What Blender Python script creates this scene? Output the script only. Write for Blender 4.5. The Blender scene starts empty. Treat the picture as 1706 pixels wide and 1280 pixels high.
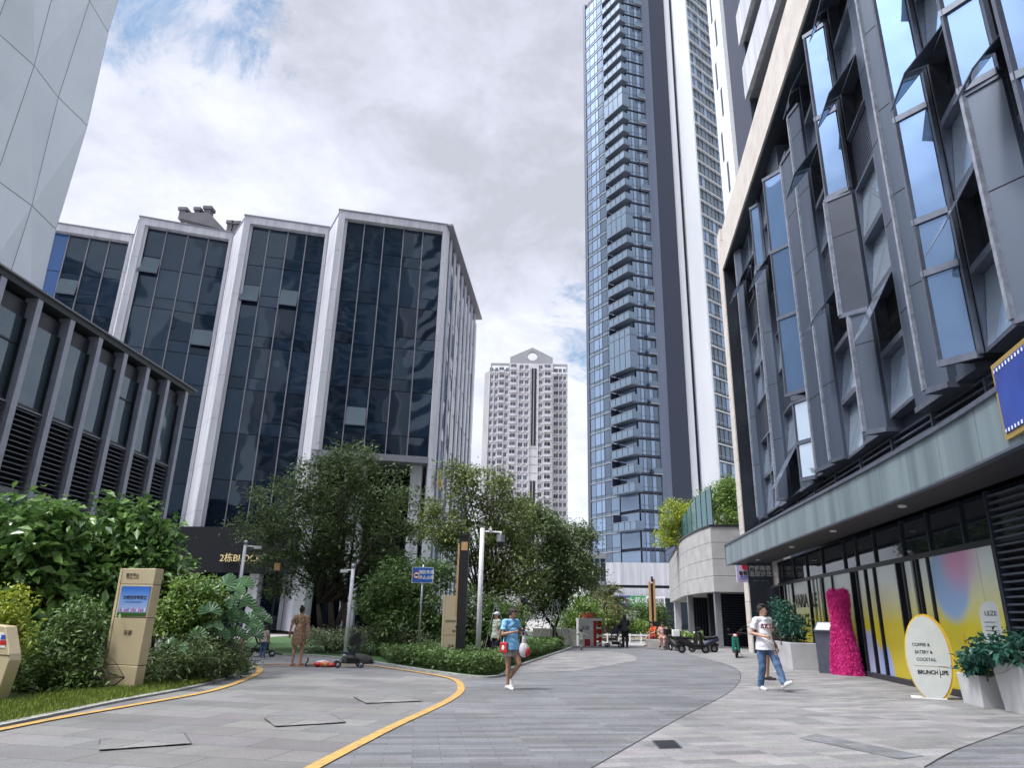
import bpy, bmesh, math, random
import numpy as np
from mathutils import Vector, Matrix
random.seed(7); rng=np.random.default_rng(11)
S=bpy.context.scene; C=S.collection
# ---------------------------------------------------------------- camera, sky, sun, exposure
F=1160.0; CX=880.0; CY=640.0; TH=math.atan(389/1160); RO=math.radians(1.0); H=1.42
cd=bpy.data.cameras.new('camera'); cam=bpy.data.objects.new('camera',cd); C.objects.link(cam)
cd.sensor_width=36; cd.lens=36*F/1706; cd.shift_x=-(CX-853)/1706; cd.clip_start=0.1; cd.clip_end=5000
cam.matrix_world=Matrix.Translation((0,0,H))@Matrix.Rotation(math.pi/2+TH,4,'X')@Matrix.Rotation(RO,4,'Z')
S.camera=cam
W=bpy.data.worlds.new("World"); S.world=W; W.use_nodes=True
def world():
    nt=W.node_tree; N=nt.nodes; L=nt.links; N.clear()
    out=N.new('ShaderNodeOutputWorld'); bg=N.new('ShaderNodeBackground'); bg.inputs['Strength'].default_value=0.1
    sky=N.new('ShaderNodeTexSky'); sky.sky_type='NISHITA'; sky.sun_disc=False
    sky.sun_elevation=math.radians(SUN_EL); sky.sun_rotation=math.radians(SUN_AZ); sky.air_density=1.0; sky.dust_density=1.5
    tc=N.new('ShaderNodeTexCoord'); sep=N.new('ShaderNodeSeparateXYZ'); L.new(tc.outputs['Generated'],sep.inputs[0])
    def m(op,a,b=None,c=None):
        n=N.new('ShaderNodeMath'); n.operation=op
        for i,v in enumerate((a,b,c)):
            if v is None: continue
            if isinstance(v,(int,float)): n.inputs[i].default_value=v
            else: L.new(v,n.inputs[i])
        return n.outputs[0]
    zz=m('ADD',m('MAXIMUM',sep.outputs[2],0.0),0.35)
    px=m('DIVIDE',sep.outputs[0],zz); py=m('DIVIDE',sep.outputs[1],zz)
    cb=N.new('ShaderNodeCombineXYZ'); L.new(px,cb.inputs[0]); L.new(py,cb.inputs[1]); cb.inputs[2].default_value=3.7
    def noise(scale,detail,rough,dist=0.0,off=0.0):
        n=N.new('ShaderNodeTexNoise'); n.inputs['Scale'].default_value=scale; n.inputs['Detail'].default_value=detail
        n.inputs['Roughness'].default_value=rough; n.inputs['Distortion'].default_value=dist
        mp=N.new('ShaderNodeMapping'); mp.inputs['Location'].default_value=(off,off*.7,off*.3); L.new(cb.outputs[0],mp.inputs[0]); L.new(mp.outputs[0],n.inputs['Vector'])
        return n.outputs[0]
    def spot(px_,py_,r):                 # a gap in the cloud round one direction of the sky
        d=Vector(ray(px_,py_)).normalized()
        n=N.new('ShaderNodeVectorMath'); n.operation='DOT_PRODUCT'
        nn=N.new('ShaderNodeVectorMath'); nn.operation='NORMALIZE'; L.new(tc.outputs['Generated'],nn.inputs[0])
        L.new(nn.outputs[0],n.inputs[0]); n.inputs[1].default_value=d
        mr=N.new('ShaderNodeMapRange'); mr.interpolation_type='SMOOTHSTEP'; L.new(n.outputs['Value'],mr.inputs[0])
        mr.inputs[1].default_value=math.cos(math.radians(r)); mr.inputs[2].default_value=1.0
        return mr.outputs[0]
    n1=noise(3.2,9,0.62,0.6); n2=noise(1.25,7,0.55,0.4,5.3); n3=noise(7.5,10,0.62,0.3,2.2)
    holes=m('ADD',m('ADD',m('MULTIPLY',spot(300,-40,11),0.34),m('MULTIPLY',spot(965,560,6.5),0.18)),
            m('ADD',m('MULTIPLY',spot(560,470,8),0.06),m('MULTIPLY',spot(960,450,6),0.10)))
    n4=noise(5.5,12,0.68,0.9,8.1)
    cov=m('SUBTRACT',m('ADD',m('MULTIPLY',n1,0.35),m('ADD',m('MULTIPLY',n4,0.95),-0.08)),holes)
    mr=N.new('ShaderNodeMapRange'); mr.interpolation_type='SMOOTHSTEP'; L.new(cov,mr.inputs[0]); mr.inputs[1].default_value=0.17; mr.inputs[2].default_value=0.40
    # cloud brightness
    dark=m('ADD',m('MULTIPLY',spot(780,190,20),0.17),m('ADD',m('MULTIPLY',spot(900,330,11),0.09),m('MULTIPLY',spot(600,60,9),.05)))
    bri=m('SUBTRACT',m('ADD',m('MULTIPLY',n2,0.45),m('ADD',m('MULTIPLY',n3,0.50),m('MULTIPLY',n1,0.40))),dark)
    cr=N.new('ShaderNodeValToRGB'); L.new(bri,cr.inputs[0]); e=cr.color_ramp.elements
    e[0].position=0.42; e[0].color=(4.5,4.65,5.35,1); e[1].position=0.74; e[1].color=(7.3,7.6,8.4,1)
    x=e.new(0.57); x.color=(5.8,6.05,7.1,1)
    # below the horizon: plain ground bounce
    mx=N.new('ShaderNodeMix'); mx.data_type='RGBA'; L.new(mr.outputs[0],mx.inputs['Factor'])
    sc=N.new('ShaderNodeVectorMath'); sc.operation='MULTIPLY'; L.new(sky.outputs[0],sc.inputs[0]); sc.inputs[1].default_value=(1.1,1.35,1.35)
    L.new(sc.outputs[0],mx.inputs['A'])
    # added brightening of the cloud round the out-of-view sun, lifts the scene light
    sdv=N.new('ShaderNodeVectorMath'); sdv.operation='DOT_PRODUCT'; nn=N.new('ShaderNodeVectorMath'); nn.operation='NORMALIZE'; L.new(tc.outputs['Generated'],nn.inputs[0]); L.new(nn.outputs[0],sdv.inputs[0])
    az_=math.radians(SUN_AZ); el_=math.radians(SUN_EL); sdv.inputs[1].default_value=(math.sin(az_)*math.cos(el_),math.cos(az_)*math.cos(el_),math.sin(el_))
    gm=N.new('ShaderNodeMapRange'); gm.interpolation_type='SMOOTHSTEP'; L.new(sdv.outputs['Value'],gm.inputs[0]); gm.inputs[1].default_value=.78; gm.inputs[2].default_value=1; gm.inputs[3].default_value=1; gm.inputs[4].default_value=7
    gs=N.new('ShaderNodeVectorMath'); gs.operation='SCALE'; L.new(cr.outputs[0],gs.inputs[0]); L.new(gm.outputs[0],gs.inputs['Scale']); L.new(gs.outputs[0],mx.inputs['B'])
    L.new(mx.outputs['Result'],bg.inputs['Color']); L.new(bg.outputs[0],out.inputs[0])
SUN_EL=62; SUN_AZ=-108         # high, from the left and slightly behind the viewer, through thin cloud
def ray(px,py):
    a=(px-CX)/F; b=(CY-py)/F
    u=a*math.cos(RO)-b*math.sin(RO); v=a*math.sin(RO)+b*math.cos(RO)
    return u,math.cos(TH)-v*math.sin(TH),math.sin(TH)+v*math.cos(TH)
def G(px,py,z=0.0):                    # the point of height z seen at a photo pixel
    x,y,w=ray(px,py); t=(z-H)/w; return Vector((x*t,y*t,z))
def P(px,py,Y):                        # the point at forward distance Y seen at a photo pixel
    x,y,w=ray(px,py); t=Y/y; return Vector((x*t,Y,H+w*t))
world()
sd=bpy.data.lights.new('sun','SUN'); sd.energy=2.6; sd.angle=math.radians(7); sd.color=(1,.955,.88)
sun=bpy.data.objects.new('sun',sd); C.objects.link(sun)
az=math.radians(SUN_AZ); el=math.radians(SUN_EL)
sv=Vector((math.sin(az)*math.cos(el),math.cos(az)*math.cos(el),math.sin(el)))
sun.rotation_euler=sv.to_track_quat('Z','Y').to_euler(); sun.location=sv*200
S.view_settings.view_transform='Standard'; S.view_settings.look='None'; S.view_settings.exposure=0.44; S.view_settings.gamma=1
S.cycles.max_bounces=6; S.cycles.transparent_max_bounces=8
# ---------------------------------------------------------------- materials
M={}
def nt_of(name):
    m=bpy.data.materials.new(name); m.use_nodes=True; M[name]=m
    return m,m.node_tree.nodes,m.node_tree.links,m.node_tree.nodes['Principled BSDF']
def lk(L,N,v,inp):
    if hasattr(v,'is_linked') or hasattr(v,'links'): L.new(v,inp)
    else: inp.default_value=v
def mat(name,a,b=None,scale=6,rough=.6,metal=0,bump=0,bscale=40,spec=.5,detail=5,streak=None,trans=0):
    """base colour drifting between a and b with noise; streak=(scale) adds vertical run-off marks"""
    m,N,L,pb=nt_of(name)
    b=b or tuple(c*.8 for c in a)
    tc=N.new('ShaderNodeTexCoord'); n=N.new('ShaderNodeTexNoise'); n.inputs['Scale'].default_value=scale; n.inputs['Detail'].default_value=detail
    if streak:
        mp=N.new('ShaderNodeMapping'); mp.inputs['Scale'].default_value=(streak,streak,streak*.08); L.new(tc.outputs['Object'],mp.inputs[0]); L.new(mp.outputs[0],n.inputs['Vector'])
    else: L.new(tc.outputs['Object'],n.inputs['Vector'])
    cr=N.new('ShaderNodeValToRGB'); L.new(n.outputs[0],cr.inputs[0]); e=cr.color_ramp.elements
    e[0].position=.35; e[1].position=.65; e[0].color=(*b,1); e[1].color=(*a,1)
    L.new(cr.outputs[0],pb.inputs['Base Color'])
    pb.inputs['Roughness'].default_value=rough; pb.inputs['Metallic'].default_value=metal; pb.inputs['Specular IOR Level'].default_value=spec
    if bump:
        n2=N.new('ShaderNodeTexNoise'); n2.inputs['Scale'].default_value=bscale; n2.inputs['Detail'].default_value=4; L.new(tc.outputs['Object'],n2.inputs['Vector'])
        bp=N.new('ShaderNodeBump'); bp.inputs['Strength'].default_value=bump; bp.inputs['Distance'].default_value=.02; L.new(n2.outputs[0],bp.inputs['Height']); L.new(bp.outputs[0],pb.inputs['Normal'])
    return m
def glass(name,tint,rough=.03,ior=1.7,wob=.05,wscale=.6,cover=0.0,var=.4):
    """opaque facade glass: dark room colour, mirror coat, slightly wavy"""
    m,N,L,pb=nt_of(name); tc=N.new('ShaderNodeTexCoord')
    g=N.new('ShaderNodeNewGeometry'); mr=N.new('ShaderNodeMapRange'); L.new(g.outputs['Random Per Island'],mr.inputs[0]); mr.inputs[3].default_value=1-var; mr.inputs[4].default_value=1+var
    vm=N.new('ShaderNodeVectorMath'); vm.operation='SCALE'; vm.inputs[0].default_value=tint; L.new(mr.outputs[0],vm.inputs['Scale']); L.new(vm.outputs[0],pb.inputs['Base Color'])
    pb.inputs['Roughness'].default_value=rough; pb.inputs['IOR'].default_value=ior
    pb.inputs['Metallic'].default_value=cover; pb.inputs['Specular Tint'].default_value=(.72,.87,1.0,1)
    n=N.new('ShaderNodeTexNoise'); n.inputs['Scale'].default_value=wscale; n.inputs['Detail'].default_value=1; L.new(tc.outputs['Object'],n.inputs['Vector'])
    bp=N.new('ShaderNodeBump'); bp.inputs['Strength'].default_value=wob; bp.inputs['Distance'].default_value=.3; L.new(n.outputs[0],bp.inputs['Height']); L.new(bp.outputs[0],pb.inputs['Normal'])
    return m
def leafmat(name,a,b,rough=.5,tr=.25):
    m,N,L,pb=nt_of(name)
    g=N.new('ShaderNodeNewGeometry'); cr=N.new('ShaderNodeValToRGB'); L.new(g.outputs['Random Per Island'],cr.inputs[0]); e=cr.color_ramp.elements
    e[0].color=(*b,1); e[1].color=(*a,1)
    L.new(cr.outputs[0],pb.inputs['Base Color']); pb.inputs['Roughness'].default_value=rough; pb.inputs['Specular IOR Level'].default_value=.35
    t=N.new('ShaderNodeBsdfTranslucent'); L.new(cr.outputs[0],t.inputs[0]); mx=N.new('ShaderNodeMixShader'); mx.inputs[0].default_value=tr
    out=N['Material Output']; L.new(pb.outputs[0],mx.inputs[1]); L.new(t.outputs[0],mx.inputs[2]); L.new(mx.outputs[0],out.inputs[0])
    return m
def tiles(name,c1,c2,mortar,w,h,rot=0,ms=.006,offset=.5,speck=.38,rough=.75,rows=None,stain=.3):
    """granite setts/slabs laid in courses, speckled stone, worn patches; w,h in metres"""
    m,N,L,pb=nt_of(name); tc=N.new('ShaderNodeTexCoord'); mp=N.new('ShaderNodeMapping'); mp.inputs['Rotation'].default_value=(0,0,rot); L.new(tc.outputs['Object'],mp.inputs[0])
    br=N.new('ShaderNodeTexBrick'); L.new(mp.outputs[0],br.inputs['Vector']); br.inputs['Scale'].default_value=1
    br.inputs['Brick Width'].default_value=w; br.inputs['Row Height'].default_value=h; br.inputs['Mortar Size'].default_value=ms; br.inputs['Mortar Smooth'].default_value=.2
    br.inputs['Color1'].default_value=(*c1,1); br.inputs['Color2'].default_value=(*c2,1); br.inputs['Mortar'].default_value=(*mortar,1); br.offset=offset
    n=N.new('ShaderNodeTexNoise'); n.inputs['Scale'].default_value=38; n.inputs['Detail'].default_value=7; n.inputs['Roughness'].default_value=.8; L.new(tc.outputs['Object'],n.inputs['Vector'])
    n2=N.new('ShaderNodeTexNoise'); n2.inputs['Scale'].default_value=.55; n2.inputs['Detail'].default_value=7; n2.inputs['Roughness'].default_value=.65; L.new(tc.outputs['Object'],n2.inputs['Vector'])
    def mr(v,lo,hi,fl=.3,fh=.7):
        r=N.new('ShaderNodeMapRange'); L.new(v,r.inputs[0]); r.inputs[1].default_value=fl; r.inputs[2].default_value=fh; r.inputs[3].default_value=lo; r.inputs[4].default_value=hi; return r.outputs[0]
    mu=N.new('ShaderNodeMath'); mu.operation='MULTIPLY'; L.new(mr(n.outputs[0],1-speck,1+speck),mu.inputs[0]); L.new(mr(n2.outputs[0],1-stain,1+stain*.5),mu.inputs[1])
    vo=N.new('ShaderNodeTexVoronoi'); vo.inputs['Scale'].default_value=2.1; L.new(tc.outputs['Object'],vo.inputs['Vector']); gu=N.new('ShaderNodeMath'); gu.operation='MULTIPLY'; L.new(mu.outputs[0],gu.inputs[0]); L.new(mr(vo.outputs['Distance'],.62,1,.045,.07),gu.inputs[1])
    v=gu.outputs[0]
    if rows:                              # every few courses a darker one
        sp=N.new('ShaderNodeSeparateXYZ'); L.new(mp.outputs[0],sp.inputs[0])
        wn=N.new('ShaderNodeTexWhiteNoise'); wn.noise_dimensions='2D'
        fl=N.new('ShaderNodeVectorMath'); fl.operation='DIVIDE'; L.new(mp.outputs[0],fl.inputs[0]); fl.inputs[1].default_value=(rows[1],h,1)
        f2=N.new('ShaderNodeVectorMath'); f2.operation='FLOOR'; L.new(fl.outputs[0],f2.inputs[0]); L.new(f2.outputs[0],wn.inputs['Vector'])
        m3=N.new('ShaderNodeMath'); m3.operation='MULTIPLY'; L.new(v,m3.inputs[0]); L.new(mr(wn.outputs[0],rows[0],1.08,.15,.55),m3.inputs[1]); v=m3.outputs[0]
    hn=N.new('ShaderNodeTexWhiteNoise'); hn.noise_dimensions='2D'; hd=N.new('ShaderNodeVectorMath'); hd.operation='DIVIDE'; L.new(mp.outputs[0],hd.inputs[0]); hd.inputs[1].default_value=(w,h,1); hf=N.new('ShaderNodeVectorMath'); hf.operation='FLOOR'; L.new(hd.outputs[0],hf.inputs[0]); L.new(hf.outputs[0],hn.inputs['Vector'])
    hm=N.new('ShaderNodeMix'); hm.data_type='RGBA'; hm.blend_type='MULTIPLY'; hm.inputs['Factor'].default_value=.06; L.new(br.outputs[0],hm.inputs['A']); L.new(hn.outputs['Color'],hm.inputs['B'])
    gm_=N.new('ShaderNodeTexNoise'); gm_.inputs['Scale'].default_value=2.6; gm_.inputs['Detail'].default_value=9; gm_.inputs['Roughness'].default_value=.75; L.new(tc.outputs['Object'],gm_.inputs['Vector'])
    st=N.new('ShaderNodeMix'); st.data_type='RGBA'; L.new(mr(gm_.outputs[0],0,.38,.56,.70),st.inputs['Factor']); L.new(hm.outputs['Result'],st.inputs['A']); st.inputs['B'].default_value=(c2[0]*.55,c2[1]*.54,c2[2]*.5,1)
    sc=N.new('ShaderNodeVectorMath'); sc.operation='SCALE'; L.new(st.outputs['Result'],sc.inputs[0]); L.new(v,sc.inputs['Scale']); L.new(sc.outputs[0],pb.inputs['Base Color'])
    pb.inputs['Roughness'].default_value=rough
    bp=N.new('ShaderNodeBump'); bp.inputs['Strength'].default_value=.25; bp.inputs['Distance'].default_value=.01; bp.invert=True; L.new(br.outputs['Fac'],bp.inputs['Height'])
    L.new(bp.outputs[0],pb.inputs['Normal'])
    return m
# ---------------------------------------------------------------- mesh helpers
class MB:
    def __init__(s): s.v=[]; s.f=[]; s.m=[]; s.mats=[]
    def mi(s,m):
        if m not in s.mats: s.mats.append(m)
        return s.mats.index(m)
    def face(s,pts,m=None):
        i=len(s.v); s.v+= [tuple(p) for p in pts]; s.f.append(tuple(range(i,i+len(pts)))); s.m.append(s.mi(m)); return s
    def mesh(s,vs,fs,m=None):
        i=len(s.v); s.v+=[tuple(p) for p in vs]; k=s.mi(m)
        for f in fs: s.f.append(tuple(a+i for a in f)); s.m.append(k)
        return s
    def hexa(s,b,t,m=None):               # two quads (bottom ccw, top)
        n=len(b); fs=[tuple(range(n))[::-1],tuple(range(n,2*n))]+[(i,(i+1)%n,n+(i+1)%n,n+i) for i in range(n)]
        return s.mesh(list(b)+list(t),fs,m)
    def box(s,x0,x1,y0,y1,z0,z1,m=None):
        if x0>x1:x0,x1=x1,x0
        if y0>y1:y0,y1=y1,y0
        return s.hexa([(x0,y0,z0),(x1,y0,z0),(x1,y1,z0),(x0,y1,z0)],[(x0,y0,z1),(x1,y0,z1),(x1,y1,z1),(x0,y1,z1)],m)
    def prism(s,pts,z0,z1,m=None):
        return s.hexa([(p[0],p[1],z0) for p in pts],[(p[0],p[1],z1) for p in pts],m)
    def tube(s,pts,r,m=None,n=8,cap=True):
        pts=[Vector(p) for p in pts]; rs=r if isinstance(r,(list,tuple)) else [r]*len(pts); vs=[];fs=[]
        up=None
        for i,p in enumerate(pts):
            d=(pts[min(i+1,len(pts)-1)]-pts[max(i-1,0)]).normalized()
            a=d.cross(Vector((0,0,1)) if abs(d.z)<.95 else Vector((1,0,0))).normalized()
            if up is not None:
                a=(up-d*up.dot(d)).normalized()
            up=a; b=d.cross(a)
            for k in range(n):
                t=2*math.pi*k/n; vs.append(p+(a*math.cos(t)+b*math.sin(t))*rs[i])
        for i in range(len(pts)-1):
            for k in range(n): fs.append((i*n+k,i*n+(k+1)%n,(i+1)*n+(k+1)%n,(i+1)*n+k))
        if cap: fs.append(tuple(range(n))[::-1]); fs.append(tuple(range((len(pts)-1)*n,len(pts)*n)))
        return s.mesh(vs,fs,m)
    def cyl(s,x,y,z0,z1,r,m=None,n=16,r2=None): return s.tube([(x,y,z0),(x,y,z1)],[r,r if r2 is None else r2],m,n)
    def ell(s,c,r,m=None,n=12,k=8,rot=None):
        vs=[];fs=[];c=Vector(c); r=(r,r,r) if isinstance(r,(int,float)) else r
        for i in range(k+1):
            a=math.pi*i/k
            for j in range(n):
                b=2*math.pi*j/n; p=Vector((r[0]*math.sin(a)*math.cos(b),r[1]*math.sin(a)*math.sin(b),r[2]*math.cos(a)))
                if rot is not None: p=rot@p
                vs.append(c+p)
        for i in range(k):
            for j in range(n): fs.append((i*n+j,(i+1)*n+j,(i+1)*n+(j+1)%n,i*n+(j+1)%n))
        return s.mesh(vs,fs,m)
    def build(s,name,m=None,parent=None,smooth=False,loc=None):
        me=bpy.data.meshes.new(name); me.from_pydata(s.v,[],s.f)
        ms=[M[x] if isinstance(x,str) else x for x in ((q if q is not None else m) for q in s.mats)]
        for x in ms: me.materials.append(x)
        me.polygons.foreach_set('material_index',s.m); 
        if smooth: me.polygons.foreach_set('use_smooth',[True]*len(s.f))
        me.update()
        o=bpy.data.objects.new(name,me); C.objects.link(o)
        if parent: o.parent=parent
        if loc: o.location=loc
        return o
def clean(o,dist=1e-4):
    bm=bmesh.new(); bm.from_mesh(o.data); bmesh.ops.remove_doubles(bm,verts=bm.verts,dist=dist); bmesh.ops.recalc_face_normals(bm,faces=bm.faces); bm.to_mesh(o.data); bm.free()
def bevel(o,w=.01,seg=1):
    md=o.modifiers.new('bevel','BEVEL'); md.width=w; md.segments=seg; md.limit_method='ANGLE'; md.angle_limit=math.radians(40)
    return o
def tag(o,label=None,cat=None,group=None,kind=None):
    for k,v in (('label',label),('category',cat),('group',group),('kind',kind)):
        if v: o[k]=v
    return o
def empty(name,loc=(0,0,0),rz=0,label=None,cat=None,group=None):
    o=bpy.data.objects.new(name,None); C.objects.link(o); o.location=loc; o.rotation_euler=(0,0,rz); o.empty_display_size=.3
    return tag(o,label,cat,group)
def copy_tree(o,parent=None):
    c=o.copy(); C.objects.link(c); c.parent=parent
    for ch in o.children: copy_tree(ch,c)
    return c
def text(s,size,m,loc,rot,parent=None,extrude=.004,name='lettering',align='CENTER',sx=1,spacing=1.0,bold=0,line=1.0):
    cu=bpy.data.curves.new('t','FONT'); cu.body=s; cu.size=size; cu.extrude=extrude; cu.align_x=align; cu.align_y='CENTER'; cu.space_character=spacing; cu.offset=bold; cu.space_line=line; cu.resolution_u=3
    t=bpy.data.objects.new('t',cu); C.objects.link(t); dg=bpy.context.evaluated_depsgraph_get()
    me=bpy.data.meshes.new_from_object(t.evaluated_get(dg)); bpy.data.objects.remove(t)
    me.materials.clear(); me.materials.append(M[m]); me.name=name
    o=bpy.data.objects.new(name,me); C.objects.link(o); o.location=loc; o.rotation_euler=rot; o.scale=(sx,1,1)
    if parent: o.parent=parent
    return o
class Wall:                               # a facade line in plan; s runs p0->p1, d is outwards, side=+1 means outwards is to the right of p0->p1
    def __init__(s,p0,p1,side=1):
        s.p=Vector((p0[0],p0[1],0)); q=Vector((p1[0],p1[1],0)); s.len=(q-s.p).length; s.t=(q-s.p)/s.len; s.n=Vector((s.t.y,-s.t.x,0))*side; s.side=side
    def at(s,a,d,z): return s.p+s.t*a+s.n*d+Vector((0,0,z))
    def box(s,mb,a0,a1,d0,d1,z0,z1,m=None):
        b=[s.at(a0,d0,z0),s.at(a1,d0,z0),s.at(a1,d1,z0),s.at(a0,d1,z0)]; t=[p+Vector((0,0,z1-z0)) for p in b]
        if s.side<0: pass
        else: b.reverse(); t.reverse()
        return mb.hexa(b,t,m)
    def pane(s,mb,a0,a1,d,z0,z1,m=None,tilt=0.0,th=.012,yaw=0.0):
        """a thin glazed sheet, optionally leaning (tilt: top out) / turned (yaw)"""
        c=[(a0,d-yaw/2,z0),(a1,d+yaw/2,z0),(a1,d+yaw/2+tilt,z1),(a0,d-yaw/2+tilt,z1)]
        o=[s.at(a,b+th,z) for a,b,z in c]; i=[s.at(a,b,z) for a,b,z in c]
        return mb.hexa(i,o,m)
    def grid(s,mb,a0,a1,d0,d1,z0,z1,cols,rows,w=.06,m=None):
        for k in range(cols+1):
            a=a0+(a1-a0)*k/cols; s.box(mb,a-w/2,a+w/2,d0,d1,z0,z1,m)
        for k in range(rows+1):
            z=z0+(z1-z0)*k/rows
            s.box(mb,a0,a1,d0,d1-.004,z-w/2,z+w/2,m)
    def rot(s):                           # rotation for text lying on the facade, reading left to right from outside
        r=s.t if s.side>0 else -s.t
        x=r; y=Vector((0,0,1)); z=x.cross(y)
        return Matrix((x,y,z)).transposed().to_euler()
# ---------------------------------------------------------------- palette
mat('dark_metal',(.028,.032,.042),(.02,.024,.032),rough=.4,metal=.3)
mat('black',(.008,.008,.01),(.012,.012,.014),rough=.5)
mat('void_dark',(.012,.013,.016),rough=.9)
mat('white_cladding',(.60,.605,.65),(.44,.445,.49),scale=1.2,rough=.45,streak=1.6)
mat('white_paint',(.80,.80,.81),(.74,.74,.75),rough=.4)
mat('chrome_grey',(.42,.43,.46),(.36,.37,.4),rough=.35,metal=.6)
mat('fin_metal',(.36,.38,.46),(.31,.33,.40),scale=2,rough=.4,metal=.2)
mat('fin_grey',(.25,.255,.29),(.21,.215,.245),rough=.45,metal=.2)
mat('roof_dark',(.06,.065,.075),rough=.6)
mat('panel_grey',(.082,.104,.145),(.052,.070,.102),scale=1.1,rough=.42,metal=.25,streak=1.2)
mat('panel_dark',(.035,.045,.066),(.025,.032,.048),scale=1.1,rough=.42,metal=.25)
mat('panel_edge',(.36,.39,.45),(.22,.24,.29),rough=.4,metal=.3)
mat('frame_grey',(.115,.13,.17),(.085,.1,.135),rough=.4,metal=.3)
mat('stone_cream',(.62,.57,.52),(.52,.48,.44),scale=1.4,rough=.7)
mat('navy_panel',(.028,.038,.070),(.022,.030,.056),rough=.5)
mat('white_stone',(.78,.80,.82),(.66,.69,.71),scale=.5,rough=.5,streak=.6)
mat('fascia_green',(.25,.32,.345),(.14,.19,.21),scale=1.2,rough=.32,metal=.35,streak=1.6)
mat('soffit',(.035,.035,.045),(.025,.025,.032),rough=.6)
mat('stone_grey',(.46,.45,.445),(.36,.35,.345),scale=1.2,rough=.75)
mat('residential_wall',(.60,.585,.60),(.53,.515,.53),scale=.3,rough=.8)  # far tower wall, lightened to put distance haze into the colour
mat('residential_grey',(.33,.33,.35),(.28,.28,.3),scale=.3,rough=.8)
mat('brown_trunk',(.07,.05,.038),(.035,.026,.02),scale=9,rough=.9,bump=.6,bscale=14)
mat('soil',(.035,.028,.02),(.02,.016,.012),rough=1)
mat('beige_metal',(.60,.50,.32),(.55,.455,.29),scale=1.5,rough=.4,metal=.15)
mat('beige_sun_side',(.70,.61,.42),(.58,.48,.3),scale=1.5,rough=.4,metal=.15)  # lighter beige paints in sunlight on the left side of the totems
mat('ink_dark',(.03,.02,.015),rough=.6)
mat('ink_black',(.01,.01,.012),rough=.6)
mat('blue_sign',(.012,.11,.45),(.01,.1,.4),rough=.35)
mat('white_ink',(.82,.82,.82),rough=.5)
mat('red_paint',(.55,.025,.03),(.45,.02,.025),rough=.4)
mat('yellow_line',(.52,.315,.08),(.34,.225,.09),scale=8,rough=.75,bump=.2,detail=8)
mat('joint_grey',(.06,.06,.062),(.10,.10,.10),scale=9,rough=.9)
mat('kerb_stone',(.40,.40,.38),(.27,.27,.26),scale=5,rough=.8,bump=.2)
mat('planter_white',(.50,.50,.51),(.42,.42,.43),scale=2,rough=.6)
mat('planter_stone',(.34,.33,.31),(.25,.245,.23),scale=2,rough=.8)
mat('rubber',(.012,.012,.013),rough=.8)
mat('steel',(.5,.5,.52),rough=.3,metal=.9)
mat('wood_light',(.58,.36,.16),(.5,.3,.13),rough=.5)
mat('pink_fur',(.85,.07,.36),(.6,.03,.22),scale=9,rough=.9,bump=1.0,bscale=60)
mat('gold_trim',(.55,.38,.10),(.5,.34,.08),rough=.35,metal=.6)
mat('screen_blue',(.012,.05,.30),(.008,.03,.22),scale=2,rough=.3)
mat('teal_rail',(.03,.13,.15),(.02,.1,.12),rough=.2)
mat('terracotta',(.5,.12,.04),rough=.7)
glass('glass_block',(.010,.020,.036),ior=1.7,wob=.13,wscale=.35,var=.5)
glass('glass_low',(.06,.085,.10),ior=1.9,cover=.25,wob=.16,wscale=.5)
glass('glass_blue',(.012,.07,.26),ior=1.8,wob=.02)
glass('glass_tower',(.14,.195,.28),ior=2.3,wob=.05,wscale=.3,cover=.35,var=.7)
glass('glass_rail',(.12,.17,.23),ior=1.9,rough=.08,wob=.0,cover=.1)
glass('glass_window',(.55,.64,.74),ior=2.0,wob=.006,wscale=.8,cover=.7,var=.3)
glass('glass_fold',(.10,.165,.28),ior=2.0,wob=.09,wscale=.7,cover=.42,var=.35)
glass('glass_shop',(.012,.016,.022),ior=1.5,wob=.02)
glass('glass_far',(.085,.09,.105),ior=1.6,wob=.0,var=.7)  # far tower panes, lifted so the colour carries the haze
# ---------------------------------------------------------------- ground
tiles('slab_paving',(.222,.218,.214),(.152,.150,.150),(.05,.05,.052),1.2,.6,rot=math.radians(12),ms=.007,stain=.28)
tiles('sett_dark',(.178,.182,.192),(.140,.143,.152),(.07,.07,.073),.6,.15,rot=math.radians(-8),ms=.004,stain=.25,rows=(.78,1.3))
tiles('plank_light',(.265,.26,.258),(.20,.197,.197),(.15,.15,.15),.6,.2,rot=math.radians(-14),ms=.004,stain=.28,rows=(.80,.6))
tiles('far_paving',(.36,.345,.33),(.31,.30,.29),(.2,.2,.2),.6,.3,rot=0,ms=.005,stain=.15)
def sheet(name,pts,z,m,kind='structure',base=None,th=None):
    mb=MB(); mb.face([(p[0],p[1],z) for p in pts],m)
    if th:
        n=len(pts); mb.mesh([(p[0],p[1],z) for p in pts]+[(p[0],p[1],z-th) for p in pts],[(i,n+i,n+(i+1)%n,(i+1)%n) for i in range(n)],base or m)
    o=mb.build(name)
    bm=bmesh.new(); bm.from_mesh(o.data); bmesh.ops.recalc_face_normals(bm,faces=bm.faces)
    if len(bm.faces) and max(bm.faces,key=lambda f:f.calc_area()).normal.z<0: bmesh.ops.reverse_faces(bm,faces=bm.faces)
    bmesh.ops.triangulate(bm,faces=[f for f in bm.faces if len(f.verts)>4]); bm.to_mesh(o.data); bm.free()
    return tag(o,kind=kind)
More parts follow.
